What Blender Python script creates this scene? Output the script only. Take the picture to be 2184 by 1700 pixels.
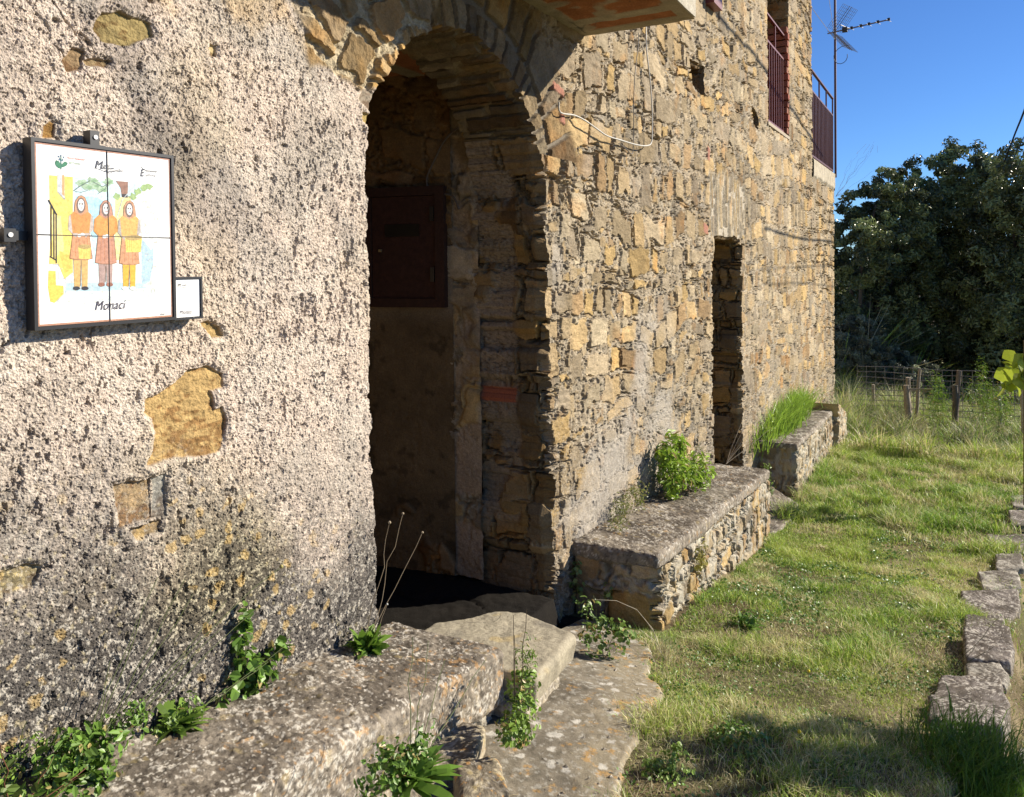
import bpy, math, time
import numpy as np
from mathutils import Vector
T0=time.time()
for o in list(bpy.data.objects): bpy.data.objects.remove(o)
SC=bpy.context.scene; COL=SC.collection
# ------------------------------------------------------------------ camera
D=1.9                                   # distance from the eye to the facade plane (y = D); x runs along the wall
YAW=math.radians(28.894); PIT=math.radians(1.0); ROL=-math.radians(.6)
cy_,sy_=math.cos(YAW),math.sin(YAW)
FW=np.array([cy_*math.cos(PIT),sy_*math.cos(PIT),-math.sin(PIT)]); RT=np.array([sy_,-cy_,0.]); UP=np.cross(RT,FW)
RT,UP=math.cos(ROL)*RT+math.sin(ROL)*UP,-math.sin(ROL)*RT+math.cos(ROL)*UP
FP=1700.; CP=590.5
cam=bpy.data.cameras.new('camera'); co=bpy.data.objects.new('camera',cam); COL.objects.link(co)
from mathutils import Matrix
co.matrix_world=Matrix(((RT[0],UP[0],-FW[0],0),(RT[1],UP[1],-FW[1],0),(RT[2],UP[2],-FW[2],0),(0,0,0,1)))
cam.sensor_fit='HORIZONTAL'; cam.sensor_width=36; cam.lens=FP/2184*36; cam.shift_y=-(850-CP)/2184
cam.clip_start=.02; cam.clip_end=2000; SC.camera=co
def ray(x,y): return FW+RT*(x-1092)/FP+UP*(CP-y)/FP
def wallp(x,y,Y=D):
    r=ray(x,y); return r*(Y/r[1])
GXX=np.array([-300,-3,1.2,2.0,2.9,3.5,4.1,4.8,6.7,8,9.6,11.8,15.5,22,60,500]); GZZ=np.array([-1.2,-1.42,-1.55,-1.60,-1.72,-1.88,-1.99,-2.06,-2.36,-2.48,-2.59,-2.69,-2.87,-3.3,-3.9,-4.5])
def G0(x): return np.interp(x,GXX,GZZ)
def gp(x,y,off=0.):                          # where the line of sight meets the sloping ground (raised by off)
    r=ray(x,y); a,b=.3,60.
    for _ in range(50):
        m=.5*(a+b)
        if r[2]*m>G0(r[0]*m)+off: a=m
        else: b=m
    return r*a
def planep(x,y,z):
    r=ray(x,y); return r*(z/r[2])
def at_x(x,y,X):
    r=ray(x,y); return r*(X/r[0])
# ------------------------------------------------------------------ light
SUN=np.array([.61,-.675,.47]); SUN/=np.linalg.norm(SUN)
elev=math.asin(SUN[2])
SC.world=bpy.data.worlds.new('World'); SC.world.use_nodes=True
wn=SC.world.node_tree; wn.nodes.clear()
sky=wn.nodes.new('ShaderNodeTexSky'); sky.sky_type='NISHITA'; sky.sun_disc=False
sky.sun_elevation=elev; sky.sun_rotation=math.atan2(SUN[0],SUN[1]); sky.altitude=1500; sky.air_density=1.0; sky.dust_density=0; sky.ozone_density=5
bg=wn.nodes.new('ShaderNodeBackground'); bg.inputs[1].default_value=.05
wo=wn.nodes.new('ShaderNodeOutputWorld'); tint=wn.nodes.new('ShaderNodeMix'); tint.data_type='RGBA'; tint.blend_type='MULTIPLY'; tint.inputs[0].default_value=1; tint.inputs[7].default_value=(.84,1.13,1.50,1); wn.links.new(sky.outputs[0],tint.inputs[6]); wn.links.new(tint.outputs[2],bg.inputs[0]); wn.links.new(bg.outputs[0],wo.inputs[0])
sl=bpy.data.lights.new('sun','SUN'); sl.energy=5.0; sl.angle=math.radians(.5); sl.color=(1,.91,.76)
so=bpy.data.objects.new('sun',sl); COL.objects.link(so); so.rotation_euler=Vector(SUN).to_track_quat('Z','Y').to_euler()
SC.view_settings.view_transform='Standard'; SC.view_settings.look='None'; SC.view_settings.exposure=.9; SC.view_settings.gamma=1
SC.render.engine='CYCLES'
SC.cycles.max_bounces=6; SC.cycles.diffuse_bounces=2
# ------------------------------------------------------------------ noise
rng=np.random.default_rng(7)
R2=rng.random((256,256)).astype(np.float32); R3=rng.random((64,64,64)).astype(np.float32)
def n2(x,y,s=0):
    x=x+s*17.31; y=y+s*9.77
    xi=np.floor(x).astype(np.int32); yi=np.floor(y).astype(np.int32); fx=(x-xi).astype(np.float32); fy=(y-yi).astype(np.float32)
    fx=fx*fx*(3-2*fx); fy=fy*fy*(3-2*fy); a=xi&255; b=yi&255; a1=(a+1)&255; b1=(b+1)&255
    return ((R2[a,b]*(1-fx)+R2[a1,b]*fx)*(1-fy)+(R2[a,b1]*(1-fx)+R2[a1,b1]*fx)*fy)*2-1
def fb(x,y,f,o=3,s=0,g=.5):
    t=0; a=1; n=0
    for i in range(o): t=t+a*n2(x*f,y*f,s+i*3); n+=a; a*=g; f*=2.03
    return t/n
def n3(p,f,s=0):
    q=p*f+np.array([s*7.1,s*3.3,s*5.7]); i=np.floor(q).astype(np.int32); w=(q-i).astype(np.float32); w=w*w*(3-2*w); i&=63; j=(i+1)&63
    a,b,c=i.T; A,B,C=j.T; x,y,z=w.T
    return (((R3[a,b,c]*(1-x)+R3[A,b,c]*x)*(1-y)+(R3[a,B,c]*(1-x)+R3[A,B,c]*x)*y)*(1-z)+((R3[a,b,C]*(1-x)+R3[A,b,C]*x)*(1-y)+(R3[a,B,C]*(1-x)+R3[A,B,C]*x)*y)*z)*2-1
def fb3(p,f,o=3,s=0,g=.5):
    t=0; a=1; n=0
    for i in range(o): t=t+a*n3(p,f,s+i); n+=a; a*=g; f*=2.03
    return t/n
def hsh(i,j,k=0):
    i=np.asarray(i).astype(np.int64); j=np.asarray(j).astype(np.int64)
    return R2[(i*73+j*19+k*131)&255,(i*31+j*151+k*57+(i>>3))&255]
def ss(a,b,x):
    t=np.clip((x-a)/(b-a),0,1); return t*t*(3-2*t)
def mix(a,b,t):
    t=np.asarray(t)
    if np.ndim(a)>np.ndim(t) or np.ndim(b)>np.ndim(t): t=t[...,None]
    return a*(1-t)+b*t
def C(*c): return np.array(c,np.float32)
def worley(x,y,f,s=0):
    x=x*f; y=y*f; xi=np.floor(x); yi=np.floor(y); d=np.full(x.shape,9.,np.float32); h=np.zeros(x.shape,np.float32)
    for i in(-1,0,1):
        for j in(-1,0,1):
            a=xi+i; b=yi+j; px=a+.1+.8*hsh(a,b,s); py=b+.1+.8*hsh(a,b,s+1); q=np.hypot(x-px,y-py); m=q<d
            d=np.where(m,q,d); h=np.where(m,hsh(a,b,s+2),h)
    return d,h
def poly_sd(x,y,P):
    """signed distance to a closed polygon, positive inside"""
    P=np.asarray(P,float); d=np.full(x.shape,1e9); ins=np.zeros(x.shape,bool)
    for i in range(len(P)):
        a=P[i]; b=P[(i+1)%len(P)]; e=b-a; wx=x-a[0]; wy=y-a[1]; t=np.clip((wx*e[0]+wy*e[1])/(e@e+1e-12),0,1)
        d=np.minimum(d,np.hypot(wx-e[0]*t,wy-e[1]*t))
        c=((a[1]>y)!=(b[1]>y)); den=(b[1]-a[1]) if abs(b[1]-a[1])>1e-12 else 1e-12
        ins^=c&(x<(b[0]-a[0])*(y-a[1])/den+a[0])
    return np.where(ins,d,-d)
# ------------------------------------------------------------------ object helpers
def tag(o,label=None,cat=None,group=None,kind=None):
    for k,v in (('label',label),('category',cat),('group',group),('kind',kind)):
        if v: o[k]=v
    return o
def empty(name,loc,label,cat,group=None):
    o=bpy.data.objects.new(name,None); COL.objects.link(o); o.location=tuple(float(v) for v in loc); o.empty_display_size=.1; PO[o.name]=tuple(float(v) for v in loc)
    return tag(o,label,cat,group)
def mesh(name,V,Fq,mat,parent=None,col=None,smooth=True,mats=None):
    """V Nx3, Fq list of face arrays (Mx3 / Mx4) -> ONE mesh object; world coordinates"""
    if isinstance(Fq,np.ndarray): Fq=[Fq]
    Fq=[f for f in Fq if len(f)]
    V=np.asarray(V,np.float64)
    if parent is not None: V=(V-np.array(PO[parent.name])).astype(np.float32)
    me=bpy.data.meshes.new(name); me.vertices.add(len(V)); me.vertices.foreach_set('co',V.astype(np.float32).ravel())
    nl=sum(f.size for f in Fq); nf=sum(len(f) for f in Fq); me.loops.add(nl); me.polygons.add(nf)
    me.loops.foreach_set('vertex_index',np.concatenate([f.ravel() for f in Fq]).astype(np.int32))
    tot=np.concatenate([np.full(len(f),f.shape[1],np.int32) for f in Fq]); st=np.concatenate([[0],np.cumsum(tot)[:-1]]).astype(np.int32)
    me.polygons.foreach_set('loop_start',st); me.polygons.foreach_set('loop_total',tot)
    me.polygons.foreach_set('use_smooth',np.full(nf,smooth,bool)); me.update(calc_edges=True); me.validate(verbose=False)
    if col is not None:
        a=me.color_attributes.new('col','FLOAT_COLOR','POINT'); c=np.ones((len(V),4),np.float32); c[:,:3]=np.clip(col,0,1); a.data.foreach_set('color',c.ravel())
    me.materials.append(mat)
    o=bpy.data.objects.new(name,me); COL.objects.link(o)
    if parent is not None: o.parent=parent
    PO[o.name]=PO[parent.name] if parent is not None else (0.,0.,0.)
    return o
PO={}
class MB:
    def __init__(s): s.V=[];s.Q=[];s.T=[];s.C=[];s.n=0
    def add(s,V,F,c=None):
        V=np.asarray(V,float).reshape(-1,3); F=np.asarray(F,int); (s.Q if F.shape[1]==4 else s.T).append(F+s.n)
        s.V.append(V); s.n+=len(V); cc=np.empty((len(V),3)); cc[:]=(1,1,1) if c is None else c; s.C.append(cc); return s
    def box(s,lo,hi,c=None,M=None,o=(0,0,0)):
        lo=np.array(lo,float);hi=np.array(hi,float)
        V=np.array([[x,y,z] for x in(lo[0],hi[0]) for y in(lo[1],hi[1]) for z in(lo[2],hi[2])])
        if M is not None: V=V@np.array(M)
        V=V+np.array(o)
        return s.add(V,[[0,1,3,2],[4,6,7,5],[0,4,5,1],[2,3,7,6],[0,2,6,4],[1,5,7,3]],c)
    def tube(s,P,r,k=6,c=None):
        P=np.asarray(P,float); n=len(P); r=np.broadcast_to(np.asarray(r,float),(n,)); t=np.gradient(P,axis=0); t/=np.linalg.norm(t,axis=1)[:,None]+1e-9
        u=np.cross(t,[0.13,.21,.97]); u/=np.linalg.norm(u,axis=1)[:,None]+1e-9; w=np.cross(t,u)
        a=np.arange(k)*2*np.pi/k
        V=P[:,None]+r[:,None,None]*(u[:,None]*np.cos(a)[None,:,None]+w[:,None]*np.sin(a)[None,:,None]); V=V.reshape(-1,3)
        F=[[i*k+j,i*k+(j+1)%k,(i+1)*k+(j+1)%k,(i+1)*k+j] for i in range(n-1) for j in range(k)]
        s.add(V,F,c)
        for e,i in((0,0),(1,n-1)):
            b=s.n; s.add(np.vstack([P[i],V[i*k:(i+1)*k]]),[[0,1+j,1+(j+1)%k] if e else [0,1+(j+1)%k,1+j] for j in range(k)],c)
        return s
    def build(s,name,mat,parent=None,smooth=False):
        F=[]
        if s.Q: F.append(np.concatenate(s.Q))
        if s.T: F.append(np.concatenate(s.T))
        return mesh(name,np.concatenate(s.V),F,mat,parent,np.concatenate(s.C),smooth)
# ------------------------------------------------------------------ materials
def mat(name,col=None,rough=.9,spec=.3,bump=0,bscale=200,var=0,vscale=30,metal=0,trans=0,vcol=True,var2=0,sheen=0):
    m=bpy.data.materials.new(name); m.use_nodes=True; nt=m.node_tree; N=nt.nodes; L=nt.links
    b=N['Principled BSDF']; b.inputs['Roughness'].default_value=rough; b.inputs['Specular IOR Level'].default_value=spec; b.inputs['Metallic'].default_value=metal
    tc=N.new('ShaderNodeTexCoord')
    if vcol: src=N.new('ShaderNodeAttribute'); src.attribute_name='col'; out=src.outputs['Color']
    else: src=N.new('ShaderNodeRGB'); src.outputs[0].default_value=(*col,1); out=src.outputs[0]
    if vcol and col is not None:
        mm=N.new('ShaderNodeMix'); mm.data_type='RGBA'; mm.blend_type='MULTIPLY'; mm.inputs[0].default_value=1; L.new(out,mm.inputs[6]); mm.inputs[7].default_value=(*col,1); out=mm.outputs[2]
    if var:
        nz=N.new('ShaderNodeTexNoise'); nz.inputs['Scale'].default_value=vscale; nz.inputs['Detail'].default_value=6; nz.inputs['Roughness'].default_value=.7; L.new(tc.outputs['Object'],nz.inputs['Vector'])
        mr=N.new('ShaderNodeMapRange'); mr.inputs[1].default_value=.3; mr.inputs[2].default_value=.7; mr.inputs[3].default_value=1-var; mr.inputs[4].default_value=1+var; L.new(nz.outputs[0],mr.inputs[0])
        vm=N.new('ShaderNodeVectorMath'); vm.operation='SCALE'; L.new(out,vm.inputs[0]); L.new(mr.outputs[0],vm.inputs['Scale']); out=vm.outputs[0]
    L.new(out,b.inputs['Base Color'])
    if bump:
        n1=N.new('ShaderNodeTexNoise'); n1.inputs['Scale'].default_value=bscale; n1.inputs['Detail'].default_value=5; n1.inputs['Roughness'].default_value=.65; L.new(tc.outputs['Object'],n1.inputs['Vector'])
        bp=N.new('ShaderNodeBump'); bp.inputs['Strength'].default_value=bump; bp.inputs['Distance'].default_value=.01; L.new(n1.outputs[0],bp.inputs['Height']); L.new(bp.outputs[0],b.inputs['Normal'])
    if trans:
        tr=N.new('ShaderNodeBsdfTranslucent'); L.new(out,tr.inputs[0]); mx=N.new('ShaderNodeMixShader'); mx.inputs[0].default_value=trans
        L.new(b.outputs[0],mx.inputs[1]); L.new(tr.outputs[0],mx.inputs[2]); L.new(mx.outputs[0],N['Material Output'].inputs[0])
    return m
M_wall=mat('masonry',rough=.93,spec=.15,bump=.7,bscale=150,var=.28,vscale=110)
M_conc=mat('weathered_concrete',rough=.93,spec=.15,bump=.5,bscale=220,var=.25,vscale=120)
M_soil=mat('soil',rough=.97,spec=.1,bump=.8,bscale=120,var=.4,vscale=60)
M_iron=mat('red_iron',rough=.45,spec=.5,var=.15,vscale=60,bump=.1,bscale=300)
M_black=mat('black_metal',rough=.38,spec=.5,var=.1,vscale=80)
M_tile=mat('glazed_tile',rough=.16,spec=.5,var=.02,vscale=40)
M_paint=mat('watercolour_paint',rough=.25,spec=.5,var=.30,vscale=160)
M_wood=mat('weathered_wood',rough=.8,var=.3,vscale=30,bump=.3,bscale=120)
M_galv=mat('galvanised_metal',rough=.6,metal=.2,var=.2,vscale=60)
M_plastic=mat('plastic_sheath',rough=.5,spec=.4)
M_leaf=mat('leaf',rough=.42,spec=.5,trans=.33)
M_oak=mat('evergreen_leaf',rough=.36,spec=.6,trans=.12)
M_grass=mat('grass_blade',rough=.5,spec=.35,trans=.28)
M_bark=mat('bark',rough=.9,var=.3,vscale=20,bump=.6,bscale=60)
M_stem=mat('stem',rough=.6,spec=.3,trans=.1)
# ------------------------------------------------------------------ stone patterns
def stones(u,v,rh,asp,seed=0,gap=.008,rot=.12,warp=.012,wf=9,shr=.12,rnd=.35,und=1.):
    """irregular roughly coursed rubble: distance inside the stone (m), random id (3), local coords"""
    u=u+seed*13.7; v=v+seed*5.3
    uu=u+warp*fb(u,v,wf,3,seed+1)*2.6+.35*und*rh*fb(u,v,2.3,2,seed+2); vv=v+warp*fb(u,v,wf,3,seed+5)*2.6+1.0*und*rh*fb(u,v,1.1,2,seed+9)
    jr=lambda r:(hsh(r,seed,3)-.5)*.78
    r=np.floor(vv/rh); r=np.where(vv<(r+jr(r))*rh,r-1,r); r=np.where(vv>=(r+1+jr(r+1))*rh,r+1,r)
    vb=(r+jr(r))*rh; vt=(r+1+jr(r+1))*rh
    w=rh*asp*(.5+1.0*hsh(r,seed,5)); off=hsh(r,seed,6)*7
    q=uu/w+off; jc=lambda c:(hsh(c,r,seed+7)-.5)*.66
    c=np.floor(q); c=np.where(q<c+jc(c),c-1,c); c=np.where(q>=c+1+jc(c+1),c+1,c)
    ub=(c+jc(c)-off)*w; ut=(c+1+jc(c+1)-off)*w
    edge=np.minimum(np.minimum(uu-ub,ut-uu),np.minimum(vv-vb,vt-vv))
    sc1=1-shr*2*hsh(c,r,seed+11); sc2=1-shr*2*hsh(c,r,seed+12)
    hu=(ut-ub)/2*sc1; hv=(vt-vb)/2*sc2
    p=uu-(ub+ut)/2; s_=vv-(vb+vt)/2; a=(hsh(c,r,seed+13)-.5)*2*rot; ca,sa=np.cos(a),np.sin(a); p,s_=p*ca+s_*sa,-p*sa+s_*ca
    rr=rnd*np.minimum(hu,hv); A=np.abs(p)-hu+rr; B=np.abs(s_)-hv+rr
    sd=-(np.hypot(np.maximum(A,0),np.maximum(B,0))+np.minimum(np.maximum(A,B),0)-rr)-gap
    sd=np.minimum(sd,edge-gap*.4)
    return sd,hsh(c,r,seed+21),hsh(c,r,seed+22),hsh(c,r,seed+23),p/np.maximum(hu,.01),s_/np.maximum(hv,.01)
STONE=np.array([[.37,.265,.135],[.31,.24,.145],[.41,.285,.125],[.26,.21,.145],[.34,.27,.175],[.29,.195,.10],[.38,.31,.205],[.33,.25,.145]],np.float32)
def stone_col(h1,h2,u,v,s=0):
    c=STONE[(h1*7.999).astype(int)]*(.66+.62*h2)[...,None]
    n=fb(u,v,14,4,s+31)[...,None]; c=c*(1+.34*n)*(1+.14*fb(u,v,60,3,s+33))[...,None]
    r=ss(.25,.6,fb(u,v,5,3,s+37)); c=mix(c,c*C(1.18,.9,.62),r*.6)
    return c
def rubble(u,v,rough=1.,deep=0.,seed=0,rh=.175,asp=1.8,mort=.5,mc=C(.37,.305,.215),cover=0.,und=1.):
    """two sizes of stone bedded in thick rough lime mortar: height (m, outward) and colour"""
    d1,a1,b1,c1,p1,q1=stones(u,v,rh,asp,seed,gap=.008,rot=.16,und=und,rnd=.22)
    d2,a2,b2,c2,p2,q2=stones(u,v,.060,1.3,seed+40,gap=.004,rot=.35,warp=.01,wf=20,shr=.22)
    f1=fb(u,v,50,4,seed+51,.62); f2=fb(u,v,12,4,seed+55); f3=fb(u,v,130,3,seed+57,.6); f4=fb(u,v,4.5,3,seed+56)
    e=fb(u,v,34,4,seed+60,.6); pit=ss(.22,.45,e)
    mh=.015+.010*f2+.010*f1+.004*f3-.016*pit
    d1m=d1+.020*f2+.010*f1+.030*(f4-cover)+(c1-mort)*.050-.010
    t1=.017+.010*a1+.008*(b1-.5)*p1+.008*(a1-.5)*q1+.0025*f1*rough+.006*fb(u,v*2.6,15,4,seed+59)+.0015*f3
    k1=ss(-.001,.006,d1m)
    d2m=d2+.006*f1+(c2-.68)*.016
    t2=.016+.012*a2+.003*f1; k2=ss(0,.005,d2m)*(1-k1)
    h=mix(mix(mh,t2,k2),t1,k1)
    rim=ss(.007,.0,np.abs(d1m+.003))*ss(-.15,.25,fb(u,v,7,2,seed+62)+.35*deep); h=h-.017*rim; 
    oj=ss(.011,-.002,np.abs(d1+.004*f1+.004))*ss(.10,.36,fb(u,v,4.2,2,seed+63)+.32*deep); h=h-oj*(.035+.02*deep)
    mcv=mc*(1+.30*f1+.16*f2+.12*f3)[...,None]; mcv=mix(mcv,C(.50,.44,.34)+0*mcv,ss(.1,.4,fb(u,v,60,3,seed+64,.7))*.5); mcv=mix(mcv,mcv*C(.60,.62,.65),ss(-.05,.45,fb(u,v,3.1,4,seed+65))*.85)
    mcv=mix(mcv,C(.16,.13,.10)+0*mcv,pit*.35)
    c=mix(mix(mcv,stone_col(a2,b2,u,v,seed)*1.02,k2*.8),stone_col(a1,b1,u,v,seed),k1)
    return h,c,k1,d1
def speck(u,v,f,th,s):                      # small lichen / dirt spots with a ragged outline
    d,h=worley(u,v,f,s); return ss(th*1.15,th*.75,d+.25*fb(u,v,f*3,2,s+3))*(h>.45)
def plaster(u,v,seed=3):
    a=fb(u,v,85,4,seed,.65); b=fb(u,v,20,3,seed+4); w=fb(u,v,2.2,3,seed+8); fine=fb(u,v,230,2,seed+12); zn=ss(-.35,.35,fb(u,v,1.7,4,seed+9))
    e=fb(u,v*.85,95,3,seed+15,.6); pit=ss(.26,.42,e+.30*fb(u,v,3.5,3,seed+16)); e2=fb(u*1.3,v*.7,38,4,seed+19,.6); pit2=ss(.42,.54,e2+.36*fb(u,v,2.2,3,seed+18))
    d,hh=worley(u+.012*b,v+.012*a,20,seed+17); pit3=ss(.20,.06,d+.2*a)*(hh>.93)
    h=.008+.0028*a+.0026*fine+(.0008+.0045*zn)*b+.010*w-.0038*pit-.008*pit2-.010*pit3
    sx=u+.55*v; crk=ss(.014,.0,np.abs(fb(sx*1.3,v*.5,3.0,5,seed+23,.6)))*ss(.20,.42,fb(u,v,1.5,2,seed+27)); h=h-.009*crk
    c=C(.585,.49,.405)*(1+.15*a+.14*fine)[...,None]
    c=mix(c,C(.60,.535,.455),ss(-.1,.4,fb(u,v,9,4,seed+33))*.55)
    c=mix(c,C(.36,.32,.27),ss(-.02,.40,fb(u,v,3.2,5,seed+31,.6))*.6)
    c=mix(c,C(.50,.40,.25),ss(.1,.5,fb(u,v,2.3,4,seed+37))*.35)
    sp=ss(.10,.36,fb(u,v,120,3,seed+35,.75)); c=mix(c,C(.20,.165,.13),sp*(.25+.4*zn)[...] )
    c=mix(c,C(.12,.095,.07),np.clip(pit*.18+pit2*.18+pit3*.35+crk*.45,0,.8))
    return h,c
def lichen_base(u,v,c,z0,amt=1.):           # black and yellow lichen growing low on the wall
    g=ss(.82,.20,(v-z0)+.36*fb(u,v,2.4,4,71))*amt
    k=ss(-.34,.10,fb(u,v,85,3,73,.7)+.9*g-.40)*g
    c=mix(c,C(.075,.068,.062)*(1+.5*fb(u,v,90,2,75))[...,None],np.clip(k*.95,0,1))
    wsp=ss(.12,.32,fb(u,v,95,3,77,.75))*g; c=mix(c,C(.50,.46,.39),wsp*.75)
    ye=speck(u+.01*fb(u,v,30,2,9),v,15,.20,79)*ss(.25,.7,g)*ss(.12,.2,fb(u,v,3.1,2,80)); c=mix(c,C(.52,.36,.14),ye*.5)
    ye2=speck(u,v,36,.18,83)*ss(.2,.7,g)*ss(0,.2,fb(u,v,4,2,81)); c=mix(c,C(.48,.41,.24),ye2*.4)
    gr=ss(.25,.6,fb(u,v,1.4,2,86))*g; c=mix(c,c*C(1.,.97,.80),gr)
    return c
# ------------------------------------------------------------------ openings (positive = solid masonry)
def f_door(x,z,jag=True):
    dx=np.abs(x-3.045); j=0
    if jag:
        rr=np.floor(z/.13+3*hsh(np.floor(z*3),2)); j=(.018*fb(x,z,9,3,91)+.010*fb(x,z,30,2,92))+np.where(x>3.1,(hsh(rr,5)-.5)*.055,0)*ss(.45,.2,z)
        j=j+np.where(x<3.05,.012*fb(x,z,4,2,93),0)
    w=.735+np.where(x<3.045,ss(.2,-1.5,z)*-.03,ss(.3,-1.6,z)*.045)
    box=dx-w
    e=(np.sqrt((dx/.735)**2+(np.maximum(z-.33,0)/.70)**2)-1)*.66
    return np.where(z<.33,box,e)+j
def f_dw2(x,z):
    rr=np.floor(z/.16); j=.03*fb(x,z,5,3,94)+(hsh(rr,9,1)-.5)*.10*(x>7.7)
    return np.maximum(np.abs(x-7.72)-.58+.06*(z>0),z-.24-.02*fb(x,z,4,2,95))+j
def f_win(x,z): return np.maximum(np.abs(x-10.33)-.68,1.62-z)+.02*fb(x,z,6,3,96)
def f_put(x,z): return poly_sd(x,z,[(6.48,1.66),(6.93,1.69),(6.90,1.45),(6.78,1.42),(6.55,1.48)])*-1+.015*fb(x,z,9,2,97)
def f_put2(x,z): return poly_sd(x,z,[(8.82,1.66),(9.15,1.62),(9.13,1.45),(8.9,1.47)])*-1+.02*fb(x,z,9,2,98)
def f_top(x,z): return np.maximum(-(x-13.06-.03*fb(x,z,4,3,99)),-(z-1.56))*-1 if 0 else np.maximum(13.06+.04*fb(x,z,5,3,99)-x,1.56-z)
def solid(x,z): return np.minimum.reduce([f_door(x,z),f_dw2(x,z),f_win(x,z),f_put(x,z),f_put2(x,z),f_top(x,z)])
# exposed stones in the render coat (outlines in metres on the wall)
E8=lambda cx,cy:tuple(wallp(cx/2.427*.8531,(800+cy/2.427)*.8531)[[0,2]])
E5=lambda cx,cy:tuple(wallp(cx/2.427*.8531,(cy/2.427)*.8531)[[0,2]])
E2=lambda cx,cy:tuple(wallp((700+cx/2.73)*.8531,(cy/2.73)*.8531)[[0,2]])
EXP=[([E8(*p) for p in [(905,470),(1040,380),(1120,300),(1230,275),(1335,320),(1340,410),(1265,430),(1290,540),(1335,510),(1360,600),(1345,700),(1320,800),(1200,830),(1040,825),(930,870),(880,870),(915,780),(925,690),(910,600),(860,560),(865,480)]],C(.41,.28,.12)),
 ([E8(*p) for p in [(675,1000),(890,955),(905,1195),(715,1250)]],C(.36,.255,.14)),
 ([E8(*p) for p in [(905,955),(990,930),(995,1190),(910,1195)]],C(.33,.32,.28)),
 ([E8(*p) for p in [(760,1260),(960,1210),(940,1290),(800,1320)]],C(.36,.25,.12)),
 ([E8(*p) for p in [(-80,1540),(120,1480),(235,1485),(180,1620),(40,1660),(-80,1650)]],C(.42,.34,.17)),
 ([E5(*p) for p in [(545,180),(590,80),(700,70),(890,150),(905,230),(740,290),(600,260)]],C(.38,.29,.125)),
 ([E5(*p) for p in [(350,370),(420,300),(490,320),(470,430),(390,440)]],C(.26,.18,.10)),
 ([E5(*p) for p in [(485,370),(560,355),(640,380),(620,410),(500,400)]],C(.27,.20,.11)),
 ([E5(*p) for p in [(250,770),(290,735),(322,750),(320,845),(242,840)]],C(.43,.28,.10)),
 ([E5(*p) for p in [(1255,270),(1290,290),(1295,350),(1265,340)]],C(.40,.31,.16)),
 ([E8(*p) for p in [(1185,15),(1240,0),(1310,40),(1335,95),(1270,105)]],C(.40,.28,.12)),
 ([E2(*p) for p in [(520,680),(550,600),(640,640),(645,720),(600,775)]],C(.30,.25,.19)),
 ([E2(*p) for p in [(540,760),(600,780),(585,860),(545,830)]],C(.42,.31,.12))]
HAUNCH=[E2(*p) for p in [(40,20),(130,230),(170,470),(290,470),(400,560),(640,640),(700,600),(1400,-200),(900,-300),(100,-300)]]
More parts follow.
